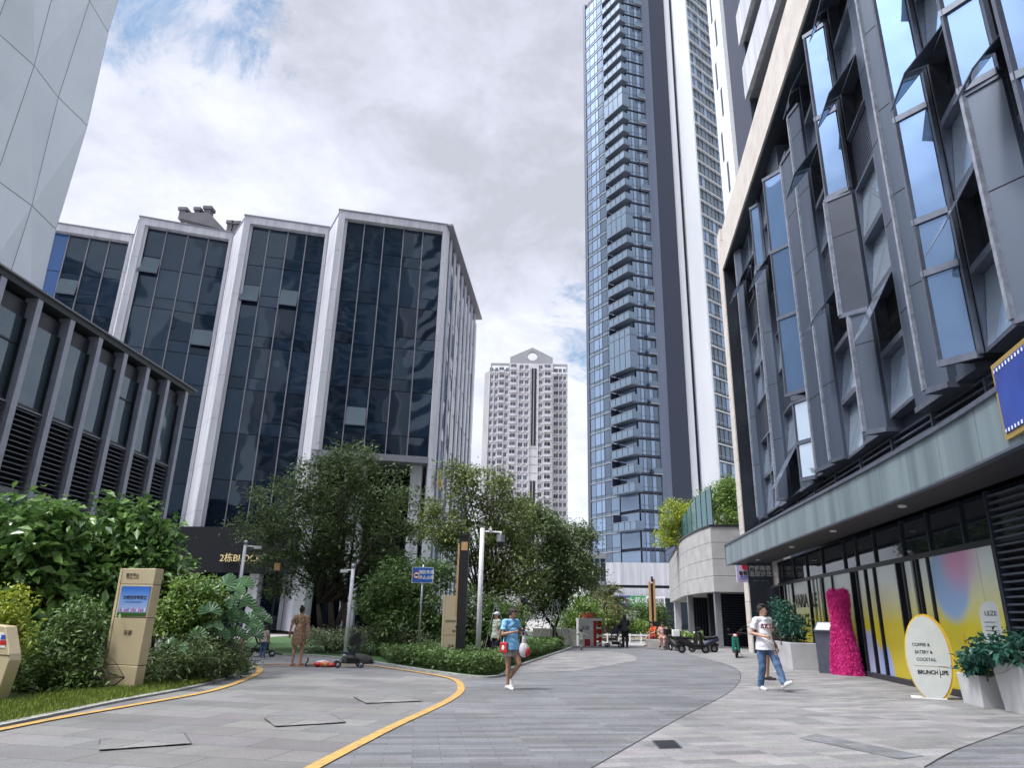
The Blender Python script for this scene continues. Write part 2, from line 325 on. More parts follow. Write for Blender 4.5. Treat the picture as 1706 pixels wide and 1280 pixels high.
def smooth_line(pts,n=8):
    pts=[Vector((p[0],p[1],0)) for p in pts]; out=[]
    q=[pts[0]*2-pts[1]]+pts+[pts[-1]*2-pts[-2]]
    for i in range(1,len(q)-2):
        for k in range(n):
            t=k/n; a,b,c,d=q[i-1],q[i],q[i+1],q[i+2]
            out.append(.5*((2*b)+(c-a)*t+(2*a-5*b+4*c-d)*t*t+(3*b-a-3*c+d)*t**3))
    out.append(pts[-1]); return out
def strip(name,pts,w,z,m,h=0,kind='structure',off=0):
    """a band of width w along a line; h>0 makes it a raised kerb"""
    L=[];Rr=[]
    for i,p in enumerate(pts):
        d=(pts[min(i+1,len(pts)-1)]-pts[max(i-1,0)]).normalized(); n=Vector((d.y,-d.x,0))
        L.append(p+n*(off-w/2)); Rr.append(p+n*(off+w/2))
    mb=MB()
    for i in range(len(pts)-1):
        a,b,c,d=L[i],Rr[i],Rr[i+1],L[i+1]
        if h: mb.hexa([(q.x,q.y,z) for q in (a,b,c,d)],[(q.x,q.y,z+h) for q in (a,b,c,d)],m)
        else: mb.face([(q.x,q.y,z) for q in (a,b,c,d)],m)
    o=mb.build(name); 
    if h: clean(o)
    return tag(o,kind=kind)
gl=lambda *ps:[G(*p) for p in ps]
sheet('ground',[(-900,-300),(900,-300),(900,1500),(-900,1500)],-.01,'far_paving')
sheet('paving_slabs',[(-30,-6),(16,-6),(16,46),(-30,46)],0,'slab_paving')
edge=smooth_line(gl((940,1310),(990,1280),(1130,1200),(1215,1155),(1234,1130),(1225,1115),(1190,1103),(1140,1090),(1110,1086)))
yel=smooth_line(gl((500,1295),(525,1280),(650,1215),(745,1170),(768,1150),(755,1133),(700,1122),(640,1113),(600,1109)))
sheet('paving_setts',[(-2.2,-3),(0,-3)]+[(p.x,p.y) for p in edge]+[(7,40),(3.5,44),(2.2,36)]+[(0,24),(-.4,20)]+[(p.x,p.y) for p in reversed(yel[:40])],.004,'sett_dark')
sheet('paving_planks',[(p.x,p.y) for p in edge]+[(7.2,38),(16,40),(16,5),(5,-3),(.6,-3)],.008,'plank_light')
lens=smooth_line(gl((850,1122),(900,1121),(960,1118),(1030,1107),(1060,1100),(1050,1092),(1010,1086),(960,1083)))
sheet('paving_oval',[(p.x,p.y) for p in lens]+[(1.2,30),(0,24)],.008,'plank_light')
sheet('paving_corner',gl((1706,1212),(1600,1250),(1540,1282))+[Vector((3.6,5,0)),Vector((12,3,0)),Vector((11,11.5,0))],.012,'sett_dark')
tag(strip('paving_joint',edge,.014,.0125,'soil'))
tag(strip('paving_joint',smooth_line(gl((1706,1212),(1600,1250),(1540,1282))),.02,.0165,'soil'))
sheet('paving_sun_tone',[(p.x,p.y) for p in gl((990,1077),(1075,1077),(1110,1072))]+[(30,62),(-6,62),(-2,44)],.012,'far_paving')  # paler paving tone paints in the distant sunlit zone
# dark inlay panel among the light planks
sheet('paving_inlay',gl((1330,1232),(1360,1225),(1540,1262),(1500,1268)),.013,'sett_dark')
# kerb, lawn and beds on the left
lb=smooth_line(gl((-60,1225),(0,1212),(100,1191),(200,1170),(330,1145),(392,1126),(418,1115),(412,1108),(398,1104)))
strip('kerb',lb,.17,0,'kerb_stone',h=.035,off=-.03)
mat('lawn_ground',(.09,.12,.035),(.05,.07,.022),scale=14,rough=1)
mat('lawn_ground_far',(.05,.11,.03),(.03,.07,.02),scale=14,rough=1)
sheet('lawn',[(p.x-.06,p.y) for p in lb]+[(-9.5,26),(-16.5,26),(-16.5,5),(-8,5)],.032,'lawn_ground')
ylw=smooth_line(gl((-60,1231),(0,1218),(100,1198),(215,1178),(350,1153),(412,1132),(432,1120),(428,1113),(400,1109)))
strip('yellow_line',ylw,.15,.016,'yellow_line')
strip('yellow_line',yel,.15,.016,'yellow_line')
strip('yellow_line',smooth_line(gl((600,1109),(540,1107.5),(490,1107),(430,1108),(405,1109))),.16,.016,'yellow_line')
strip('yellow_line',smooth_line(gl((580,1112),(520,1111.5),(460,1111.5),(415,1112))),.12,.016,'yellow_line')
# middle bed
bedp=smooth_line(gl((470,1093),(520,1094),(600,1102),(700,1118),(790,1130),(830,1129),(845,1122),(862,1112),(945,1083),(955,1078)))
strip('kerb',bedp,.12,0,'kerb_stone',h=.05,off=0)
sheet('planting_bed',[(p.x,p.y+.08) for p in bedp]+[(3.2,60),(-14,60),(-16,34),(-9,27)],.045,'lawn_ground_far')
def paving_panel(cs,name,ink='black',hw=.008):               # slab cover set in a black steel frame, flush with the paving
    p=gl(*cs); mb=MB()
    r=empty(name,(sum((q for q in p),Vector())/4))
    o=r.location.copy()
    for i in range(4):
        a,b=p[i],p[(i+1)%4]; d=(b-a).normalized(); n=Vector((-d.y,d.x,0))*hw
        l=(b-a).length
        segs=[(0,1)] if i==1 else [(0,.5)] if i==3 else [(0,.10),(.86,1)] if i==2 else [(0,.12),(.3,.42),(.7,.96)]
        for u,v in segs: mb.face([q-o+Vector((0,0,.018)) for q in (a+d*l*u-n,a+d*l*v-n,a+d*l*v+n,a+d*l*u+n)],ink)
    mb.build('frame',parent=r)
    mb=MB(); mb.face([q-o+Vector((0,0,.0165)) for q in p],'slab_paving'); mb.build('cover',parent=r)
    return r
tag(paving_panel([(164,1253),(318,1242),(306,1224),(166,1236)],'manhole_cover','joint_grey',.009),'paved manhole cover with black edge strips, nearest the lawn at the lower left','manhole cover')
tag(paving_panel([(458,1213),(576,1206),(552,1193),(440,1199)],'manhole_cover','joint_grey',.009),'paved manhole cover in the middle of the left path, between the two yellow lines','manhole cover')
tag(paving_panel([(610,1174),(706,1170),(668,1161),(588,1163)],'manhole_cover','joint_grey',.006),'farthest and faintest paved manhole cover, inside the curve of the yellow line','manhole cover')
r=empty('drain_cover',G(1110,1242)); mb=MB(); q=[p-r.location for p in gl((1098,1250),(1137,1249),(1124,1236),(1085,1237))]
mb.face([p+Vector((0,0,.016)) for p in q],'steel'); mb.build('frame',parent=r)
mb=MB(); c=sum((p for p in q),Vector())/4; mb.face([c+(p-c)*.88+Vector((0,0,.020)) for p in q],'black'); mb.build('plate',parent=r)
tag(r,'small black square drain cover in the light planks at the bottom of the path','drain cover')
# ---------------------------------------------------------------- saw-tooth office block
Hb=34.0
LS=[(-43.2,54.1),(-34.1,53.1),(-24.75,52.6),(-16.3,51.5)]; RS=[(-36.3,56.3),(-26.9,55.6),(-17.9,54.4),(-7.4,53.6)]
mat('gold_letter',(.75,.62,.32),(.7,.56,.28),rough=.4)
blk=empty('office_block',(-25,60,0),0,'dark glass office block with four saw-tooth bays in white frames','building')
def sub(mb,name,par,off=None,m=None,smooth=False):
    off=off if off is not None else par.matrix_world.translation if False else par.location
    o=mb.build(name,m,par,smooth); o.location=-Vector(off); return o
def lightjoint(w,mb,a0,a1,d,zs,m='dark_metal'):
    for z in zs: w.box(mb,a0,a1,d,d+.004,z-.015,z+.015,m)
for k in range(4):
    w=Wall(LS[k],RS[k]); L=w.len; zb=13.2 if k==3 else 0.2
    fr=MB(); TL=.52; TR=.30; TT=.68
    w.box(fr,0,TL,-1.2,.0,zb,Hb,'white_cladding'); w.box(fr,L-TR,L,-1.2,0,zb if k!=3 else 0,Hb,'white_cladding'); w.box(fr,TL,L-TR,-1.2,-.003,Hb-TT,Hb,'white_cladding')
    w.box(fr,-.06,L+.06,-1.25,.06,Hb,Hb+.12,'fin_grey')
    if k==3: w.box(fr,TL,L-TR,-1.2,0,zb-.5,zb,'fin_grey'); w.box(fr,0,L-TR,-5.5,-1.2,zb-.25,zb-.1,'fin_grey')
    for z in np.arange(5,Hb,3.6):
        w.box(fr,0,TL,0,.004,z-.012,z+.012,'fin_grey'); w.box(fr,L-TR,L,0,.004,z-.012,z+.012,'fin_grey')
    sub(fr,'bay_frame',blk)
    n=5 if k==3 else 4; a0=TL; a1=L-TR; dd=-.55; cw=(a1-a0)/n
    if k==0: a0=TL; n=4; cw=(a1-a0)/n
    for c in range(n):
        g=MB(); x0=a0+c*cw; z=Hb-TT; rowh=3.7; j=0
        while z>zb+.3:
            zl=max(zb,z-(rowh if j%2==0 or True else 1))
            hs=[(zl,z)] if rng.random()<.35 else [(zl,zl+1.0),(zl+1.0,z)]
            for (p,q) in hs:
                t=(rng.random()-.5)*.030; yw=(rng.random()-.5)*.03
                w.pane(g,x0+.03,x0+cw-.03,dd,p+.03,q-.03,'glass_blue' if (k==0 and c==0 and j<3) else 'glass_block',tilt=t,yaw=yw)
            z=zl; j+=1
        w.box(g,x0+.0,x0+cw,dd-.12,dd-.06,zb,Hb-TT,'dark_metal')
        gc=sub(g,'glass_column',blk)
        if c:
            mm=MB(); w.box(mm,x0-.04,x0+.04,dd-.05,dd+.16,zb,Hb-TT,'fin_grey'); sub(mm,'mullion',blk)
    # opening vents standing ajar
    for (c,z) in ({0:[(1,27.5)],1:[(0,29),(3,23)],2:[(0,26.2),(2,26.2)],3:[(1,15.4)]}[k]):
        x0=a0+c*cw; vb=MB(); w.pane(vb,x0+.06,x0+cw-.06,dd+.03,z+1.6,z+1.6+.01,'dark_metal'); 
        c4=[w.at(x0+.08,dd+.42,z),w.at(x0+cw-.08,dd+.42,z),w.at(x0+cw-.08,dd+.05,z+1.5),w.at(x0+.08,dd+.05,z+1.5)]
        vb.hexa([p-w.n*.03 for p in c4],c4,'glass_low'); w.box(vb,x0+.06,x0+cw-.06,dd+.36,dd+.46,z-.06,z,'frame_grey'); sub(vb,'vent_window',blk)
    # saw-tooth return to the next bay
    if k<3:
        r=Wall(RS[k],LS[k+1]); rb=MB(); r.box(rb,-.0,.14,-.8,.012,0.2,Hb-.4,'panel_dark'); r.box(rb,.14,r.len-.02,-.8,0,0.2,Hb-.4,'white_cladding'); r.box(rb,0,r.len,-.8,.05,Hb-.4,Hb-.25,'fin_grey')
        for z in np.arange(5,Hb,3.6): r.box(rb,0,r.len,0,.004,z-.012,z+.012,'fin_grey')
        sub(rb,'return_wall',blk)
# mass behind the glass, dark
mb=MB(); core=[(-43.2,55.5),(-34.2,57.2),(-25,57),(-16.5,56.2),(-8.6,56.4),(-7.3,74),(-50,80),(-52,60)]
mb.prism(core,13,Hb-.6,'roof_dark'); mb.prism([(-50,58.5),(-17.8,58.5),(-10,62),(-8,74),(-50,80)],0,13,'void_dark'); sub(mb,'core_wall',blk)
# right flank: white pleats between dark glass
w=Wall((-7.4,53.62),(-6.0,74)); n=9; fl=MB()
for k in range(n):
    a=k*w.len/n; c=w.len/n
    ww=.20 if k else .5
    pts=[w.at(a,-.3,0),w.at(a,.0,0),w.at(a+c*ww,.07,0),w.at(a+c*ww+.05,-.3,0)]
    w_=MB(); w_.hexa([p+Vector((0,0,.1)) for p in pts][::-1],[p+Vector((0,0,Hb-.05)) for p in pts][::-1],'white_cladding' if k in (0,3) else 'fin_metal'); sub(w_,'pleat',blk)
    g=MB()
    for z in np.arange(1,Hb-1.2,3.6):
        w.pane(g,a+c*(ww+.04),a+c*.98,-.06,z,min(z+3.5,Hb-.5),'glass_block',tilt=(rng.random()-.5)*.05)
    sub(g,'glass_column',blk)
w.box(fl,0,w.len,-.35,.55,Hb-.04,Hb+.12,'fin_grey'); sub(fl,'parapet_cap',blk)
# gold lozenge emblem near the foot of the corner pleat
mb=MB(); p=w.at(1.1,.42,11.6); mb.box(p.x-.05,p.x+.12,p.y-.28,p.y+.28,p.z-.75,p.z+.75,'gold_trim'); mb.ell((p.x+.16,p.y,p.z-.25),(.1,.3,.3),'gold_trim'); sub(mb,'emblem',blk)
# entrance storey: dark beam with lettering, columns, recess
mb=MB(); mat('beam_black',(.010,.011,.015),(.008,.009,.012),rough=.7,spec=.2)
eb=Wall((-28.2,52.0),(-16.4,50.9)); eb.box(mb,0,eb.len,-1.4,0,4.1,7.3,'beam_black'); eb.box(mb,0,eb.len,-5.5,-1.4,6.9,7.2,'beam_black'); sub(mb,'entrance_beam',blk)
text('2栋BLOCK',.66,'gold_letter',P(401,931,51.1)-Vector(blk.location),eb.rot(),blk,extrude=.03)
for (x,y) in [(-15.9,52.6),(-19.6,52.4)]:
    mb=MB(); mb.box(x-.35,x+.35,y,y+.9,0,4.08,'white_cladding'); sub(mb,'column',blk)
for (x,wd) in ((-13.8,1.1),(-9.2,.9)):
    mb=MB(); mb.box(x,x+wd,54.6,55.2,0,13.0,'white_cladding'); sub(mb,'column',blk)
mb=MB()
for x in np.arange(-30,-9,1.9):
    mb.box(x,x+1.8,58.3,58.4,0.2,4.2,'glass_block')
sub(mb,'entrance_glazing',blk)
# ---------------------------------------------------------------- grey house with tanks far behind the block
mat('roof_grey',(.13,.13,.145),(.10,.10,.115),scale=.5,rough=.8)
rt=empty('rooftop_building',(-58,112,0),0,'dark grey roof with sloped parapet and tank boxes peeping over the glass block','building')
mb=MB(); mb.hexa([(-63.5,110,0),(-50,110,0),(-50,120,0),(-63.5,120,0)],[(-63.5,110,66),(-50,110,66),(-50,120,66),(-63.5,120,66)],'roof_grey'); sub(mb,'wall',rt)
mb=MB(); a=[P(304,364,110),P(304,354,110),P(348,354,110),P(376,384,110)]; mb.hexa([p for p in a],[p+Vector((0,6,0)) for p in a],'roof_grey'); sub(mb,'parapet',rt)
for (x,y,s) in [(309,352,1),(333,352,.8),(350,350,1),(387,374,.8),(398,375,1)]:
    p=P(x,y,112); mb=MB(); mb.box(p.x-.55*s,p.x+.55*s,111,112.4,p.z-2.2,p.z-.2,'roof_grey'); mb.box(p.x-.8*s,p.x+.8*s,110.8,112.6,p.z-.4,p.z+.2,'roof_grey'); sub(mb,'tank',rt)
# ---------------------------------------------------------------- low finned building on the left
lo=empty('finned_building',(-18,24,0),0,'low dark building with grey vertical fins, tall windows and louvre panels','building')
w=Wall((-17.5,14.5),(-17.15,33.3)); zr=12.0
w=Wall((-17.62,14.5),(-17.05,33.4))
mb=MB(); w.box(mb,-8,w.len,-6,-1.0,0,11.4,'void_dark'); sub(mb,'core_wall',lo)
mb=MB(); w.box(mb,-8,w.len+.3,-6,.15,11.78,12.0,'roof_dark'); w.box(mb,-8,w.len+.36,-6,.25,12.0,12.06,'fin_grey'); sub(mb,'roof',lo)
mb=MB(); w.box(mb,w.len-.2,w.len+.05,-6,-.02,0,11.6,'panel_dark'); sub(mb,'end_wall',lo)
pitch=1.76; s0=w.len-.35
k=0; s=s0
while s>-8:
    mb=MB(); w.box(mb,s-.13,s+.13,-.35,.12,0,11.78,'fin_metal'); sub(mb,'fin',lo)
    a0,a1=s-pitch+.11,s-.11
    g=MB(); w.box(g,a0,a1,-.35,-.23,11.0,11.6,'dark_metal'); w.box(g,a0,a0+.08,-.28,-.11,8.0,11.0,'dark_metal'); w.box(g,a1-.08,a1,-.28,-.11,8.0,11.0,'dark_metal')
    w.box(g,a0+.08,a1-.08,-.28,-.11,8.0,8.12,'dark_metal')
    fo=sub(g,'window',lo); g=MB(); w.pane(g,a0+.08,a1-.08,-.21,8.12,11.0,'glass_low',tilt=(rng.random()-.5)*.04,yaw=(rng.random()-.5)*.03)
    if k%4==2: w.box(g,a0+.1,a1-.1,-.192,-.16,10.0,10.06,'dark_metal')
    g.build('pane',None,fo)
    lv=MB(); w.box(lv,a0,a1,-.35,-.28,5.3,8.0,'void_dark'); w.box(lv,a0,a0+.05,-.28,-.03,5.3,7.95,'fin_grey'); w.box(lv,a1-.05,a1,-.28,-.03,5.3,7.95,'fin_grey'); w.box(lv,a0,a1,-.28,-.02,7.95,8.0,'fin_grey')
    z=5.35
    while z<7.9:
        q=[w.at(a0+.05,-.25,z+.06),w.at(a1-.05,-.25,z+.06),w.at(a1-.05,-.07,z),w.at(a0+.05,-.07,z)]
        lv.hexa(q[::-1],[p+Vector((0,0,.035)) for p in q][::-1],'frame_grey'); z+=.18
    sub(lv,'louvre_panel',lo)
    g=MB(); w.box(g,a0,a1,-.33,-.13,5.1,5.3,'fin_grey'); w.box(g,a0,a1,-.33,-.13,1.2,1.4,'fin_grey'); w.pane(g,a0+.03,a1-.03,-.23,1.4,5.1,'glass_low',tilt=(rng.random()-.5)*.03); sub(g,'lower_window',lo)
    s-=pitch; k+=1
# ---------------------------------------------------------------- pale folded metal building
wp=empty('pleated_building',(-24,16,0),0,'tall pale metal building of folded diamond panels behind the finned building','building')
w=Wall((-19.55,14.6),(-19.3,25.0)); PW=1.72; n=int(w.len/PW)
mb=MB(); rows=[11+5.1*i for i in range(0,6)]
mat('white_metal',(.76,.82,.88),(.71,.77,.83),scale=.5,rough=.34,metal=.15)
def wd(i,j): return (.0 if (i+j)%2 else .17) + (.04*((i*7+j*3)%3-1))
for i in range(n):
    a1=w.len-i*PW; a0=a1-PW
    pm=MB()
    for j in range(len(rows)-1):
        z0,z1=rows[j]-(i%2)*0,rows[j+1]
        p=[w.at(a0+.012,wd(i+1,j),z0+.015),w.at(a1-.012,wd(i,j),z0+.015),w.at(a1-.012,wd(i,j+1),z1-.015),w.at(a0+.012,wd(i+1,j+1),z1-.015)]
        if (i+j)%2: pm.face([p[0],p[1],p[2]],'white_metal'); pm.face([p[0],p[2],p[3]],'white_metal')
        else: pm.face([p[0],p[1],p[3]],'white_metal'); pm.face([p[1],p[2],p[3]],'white_metal')
    sub(pm,'panel_strip',wp)
w.box(mb,0,w.len-.05,-7,-.15,0,rows[-1],'fin_grey'); sub(mb,'core_wall',wp)
mb=MB()
for j in range(len(rows)-1):
    e0,e1=wd(0,j),wd(0,j+1); z0,z1=rows[j]+.01,rows[j+1]-.01
    mb.face([w.at(w.len,e0,z0),w.at(w.len,-6.9,z0),w.at(w.len,-6.9,z1),w.at(w.len,e1,z1)],'white_metal')
sub(mb,'end_wall',wp)
# ---------------------------------------------------------------- far residential tower
D=250.0
rs=empty('residential_tower',(0,D+8,0),0,'distant grey white apartment tower with gabled crown and round opening','building')
def XX(px,py=700): return P(px,py,D).x
xl,xc0,xc1,xr=-17.0,-7.0,9.2,15.0
mb=MB()
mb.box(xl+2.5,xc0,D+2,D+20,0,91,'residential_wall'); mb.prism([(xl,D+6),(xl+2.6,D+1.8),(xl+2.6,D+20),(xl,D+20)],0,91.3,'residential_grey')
mb.box(xc0,xc1,D-1.5,D+18,0,93,'residential_wall'); mb.box(xc1,xr,D+2,D+20,0,90,'residential_wall'); sub(mb,'wall',rs)
# gable with round hole
N_=24; c=Vector(((xc0+xc1)/2+.4,0,96.2)); R_=1.9; outer=[(xc0,93),(xc1,93),(xc1,95.5),(c.x,99.5),(xc0,95.5)]
gb=MB(); hole=[(c.x+R_*math.cos(2*math.pi*i/N_),c.z-.1+R_*math.sin(2*math.pi*i/N_)) for i in range(N_)]
def hit(an):
    dx,dz=math.cos(an),math.sin(an); best=9e9
    for i in range(5):
        (x1,z1),(x2,z2)=outer[i],outer[(i+1)%5]; den=dx*(z2-z1)-dz*(x2-x1)
        if abs(den)<1e-9: continue
        t=((x1-c.x)*(z2-z1)-(z1-c.z+.1)*(x2-x1))/den; u=((x1-c.x)*dz-(z1-c.z+.1)*dx)/den
        if t>0 and -1e-6<=u<=1+1e-6: best=min(best,t)
    return (c.x+dx*best,c.z-.1+dz*best)
angs=sorted(set([2*math.pi*i/N_ for i in range(N_)]+[math.atan2(z-c.z+.1,x-c.x)%(2*math.pi) for x,z in outer]))
ho=[(c.x+R_*math.cos(a),c.z-.1+R_*math.sin(a)) for a in angs]; ou=[hit(a) for a in angs]
for i in range(len(angs)):
    j=(i+1)%len(angs)
    for y0,y1 in ((D-1.5,D+.5),):
        q=[(ho[i][0],ho[i][1]),(ou[i][0],ou[i][1]),(ou[j][0],ou[j][1]),(ho[j][0],ho[j][1])]
        gb.hexa([(x,y0,z) for x,z in q],[(x,y1,z) for x,z in q],'residential_grey')
sub(gb,'gable',rs)
mb=MB()
for (a,b) in ((xl+2.5,xc0-.2),(xc1+.2,xr)):
    for x in (a,b-.5): mb.box(x,x+.5,D+1.8,D+2.3,91,94,'residential_grey')
    mb.box(a,b,D+1.9,D+2.2,93.2,94.2,'residential_grey'); 
mb.box(xl+2.5,xc0,D+2,D+2.3,91,91.7,'residential_grey')
sub(mb,'crown_frame',rs)
mb=MB(); 
for z0,z1 in ((20,48),(61,91)): mb.box(1.3,3.1,D-1.62,D-1.5,z0,z1,'dark_metal'); mb.box(2.0,2.3,D-1.8,D-1.62,z0,z1,'residential_grey')
sub(mb,'stair_slot',rs)
cols=[(-14.2,1.3,0,D+2),(-12.2,1.0,0,D+2),(-10.3,1.8,1,D+2),(-8.2,1.0,0,D+2),(-5.6,2.0,1,D-1.5),(-2.6,1.4,0,D-1.5),(-.6,1.2,0,D-1.5),(4.6,1.3,0,D-1.5),(7.2,2.2,1,D-1.5),(10.6,1.5,0,D+2),(12.2,1.2,0,D+2),(13.8,1.0,0,D+2)]
wm={}
for typ,wdt in {(c_[2],c_[1]) for c_ in cols}:
    mb=MB(); h=wdt/2
    if typ: mb.box(-h,h,-.12,0,.4,2.2,'glass_far'); mb.box(-h-.1,h+.1,-.9,0,-.15,.0,'residential_wall'); mb.box(-h-.1,h+.1,-.9,-.82,0,.75,'white_cladding'); mb.box(-.05,.05,-.16,0,.4,2.2,'white_cladding')
    else: mb.box(-h,h,-.06,0,.5,1.95,'glass_far'); mb.box(-.04,.04,-.1,-.06,.5,1.95,'white_cladding'); mb.box(-h-.08,h+.08,-.12,0,.4,.5,'white_cladding'); mb.box(h-.5,h+.35,-.5,0,-.45,.15,'white_cladding')
    o=mb.build('window'); wm[(typ,wdt)]=o.data; bpy.data.objects.remove(o)
cnt=0; rest=[]
for f in range(29,5,-1):
    for (x,wdt,typ,y) in cols:
        z=2.5+3.03*f
        if 48<z<61 and False: continue
        if cnt<100:
            o=bpy.data.objects.new('window',wm[(typ,wdt)]); C.objects.link(o); o.parent=rs; o.location=(x,y-D-8-.003,z); cnt+=1
        else: rest.append((x,y,z,wm[(typ,wdt)]))
mb=MB()
for x,y,z,me in rest:
    vs=[(v.co.x+x,v.co.y+y-D-8-.003,v.co.z+z) for v in me.vertices]; off=len(mb.v); mb.v+=vs
    for p in me.polygons: mb.f.append(tuple(i+off for i in p.vertices)); mb.m.append(mb.mi(me.materials[p.material_index].name))
tag(mb.build('window_rows',None,rs),kind='stuff')
mb=MB()
for f in range(30):
    z=2.3+3.03*f; mb.box(xc0-.03,xc1+.03,D-1.56,D-1.5,z,z+.18,'residential_grey'); mb.box(xl+2.5,xc0,D+1.94,D+2,z,z+.18,'residential_grey'); mb.box(xc1,xr,D+1.94,D+2,z,z+.18,'residential_grey')
for x in (-14.9,-13.2,-11.3,-9.2,11.5,13.1): mb.box(x,x+.3,D+1.6,D+2,6,90,'residential_wall')
for x in (-3.8,.4,3.6,5.9): mb.box(x,x+.35,D-1.9,D-1.5,6,92,'residential_wall')
sub(mb,'trim',rs)
# ---------------------------------------------------------------- glass tower with corner balconies
Zt=140.0; Z0=9.2; FH=3.15
gt=empty('glass_tower',(22,125,0),0,'tall blue glass tower with a stack of jutting corner balconies','building')
mat('tower_stone',(.14,.17,.24),(.11,.135,.20),scale=.4,rough=.5,streak=.8)
A=(11.9,128.5); B=(17.3,120.2); B2=(19.1,117.4); Cc=(23.2,118.6); Dd=(28.6,120.6)
mb=MB(); mb.prism([(A[0]+.3,A[1]),(B2[0]+.3,B2[1]+.3),(Cc[0],Cc[1]+.3),(Dd[0],Dd[1]+.3),(28.6,140),(14,140)],Z0,Zt,'navy_panel'); sub(mb,'core_wall',gt)
w1=Wall(A,B2); w2=Wall(B2,Cc); w3=Wall(Cc,Dd)
mb=MB(); w1.box(mb,-.6,.25,-.3,.15,Z0-.3,Zt,'frame_grey'); sub(mb,'corner_strip',gt)
mb=MB(); w3.box(mb,0,1.9,0,.25,Z0,Zt,'tower_stone'); w3.box(mb,1.9,w3.len+.2,0,.1,Z0-1,Zt,'navy_panel'); sub(mb,'shaft_wall',gt)
mat('tower_soffit',(.12,.15,.20),rough=.5)
nf=int((Zt-Z0)/FH); L1=w1.len
def shared(fn):
    mb=MB(); fn(mb); o=mb.build('x'); me=o.data; bpy.data.objects.remove(o); return me
def inst(name,me,par,loc): 
    o=bpy.data.objects.new(name,me); C.objects.link(o); o.parent=par; o.location=loc; return o
variants=[]
for v in range(4):
    def fn(mb,v=v):
        xs=[.3,1.7,3.3,4.3,5.9,L1*.62]
        r=random.Random(v)
        for i in range(len(xs)-1):
            w1.pane(mb,xs[i]+.06,xs[i+1]-.06,.02,.75,FH-.1,'glass_tower',tilt=(r.random()-.5)*.03,yaw=(r.random()-.5)*.04)
            w1.pane(mb,xs[i]+.06,xs[i+1]-.06,.02,.12,.68,'glass_rail')
            w1.box(mb,xs[i+1]-.05,xs[i+1]+.05,.0,.09,0,FH,'frame_grey')
        w1.box(mb,.25,L1*.62,.0,.16,-.05,.08,'chrome_grey'); w1.box(mb,.25,L1*.62,.0,.1,.68,.74,'frame_grey')
    def fn2(mb,v=v):
        r=random.Random(v+9)
        for a,b in ((.2,.9),(1.0,1.6),(1.7,2.5),(2.6,3.3),(3.4,4.2)):
            w2.pane(mb,a,b,.03,.3,FH-.25,'glass_tower',tilt=(r.random()-.5)*.04,yaw=(r.random()-.5)*.05); w2.box(mb,b,b+.1,0,.1,0,FH,'frame_grey')
        w2.box(mb,0,w2.len,.0,.2,-.05,.15,'navy_panel'); w2.box(mb,0,w2.len,.0,.08,.95,1.02,'frame_grey')
        w1.pane(mb,L1*.64,L1-.1,.03,.3,FH-.2,'glass_tower')
        if v%2: w2.box(mb,2.5,4.2,.1,.9,0,.12,'chrome_grey'); w2.pane(mb,2.5,4.2,.85,.12,1.1,'glass_rail')
    variants.append((shared(fn),shared(fn2)))
bal=shared(lambda mb:(w1.box(mb,L1*.62,L1+.9,0,1.75,-.1,.12,'tower_soffit'),w1.box(mb,L1*.62,L1*.62+.15,.1,1.7,.12,FH-.3,'navy_panel')))
def railfn(mb):
    a,b=L1*.62+.02,L1+.9; w1.pane(mb,a,b,1.70,.13,1.35,'glass_rail'); w1.box(mb,b-.03,b,.1,1.7,.13,1.35,'glass_rail')
    for i in range(5): x=a+(b-a)*i/4; w1.box(mb,x-.03,x+.03,1.715,1.76,.1,1.4,'dark_metal')
    w1.box(mb,a,b,1.69,1.77,1.35,1.41,'chrome_grey')
rail=shared(railfn)
rail2=shared(lambda mb:(w1.pane(mb,L1*.62+.02,L1+.9,1.70,.13,FH-.15,'glass_rail'),w1.box(mb,L1+.87,L1+.9,.1,1.7,.13,FH-.15,'glass_rail'),[w1.box(mb,x-.03,x+.03,1.715,1.76,.1,FH-.1,'dark_metal') for x in np.linspace(L1*.62,L1+.9,5)]))
off=-Vector(gt.location)
for f in range(nf):
    z=Z0+f*FH; v=random.randrange(4)
    inst('window_band',variants[v][0],gt,off+Vector((0,0,z))); v=random.randrange(4); inst('recessed_window',variants[v][1],gt,off+Vector((0,0,z)))
    if f>=4 or f==2:
        b=inst('balcony',bal,gt,off+Vector((0,0,z))); inst('railing',rail if f not in (11,12,20,29) else rail2,b,(0,0,0))
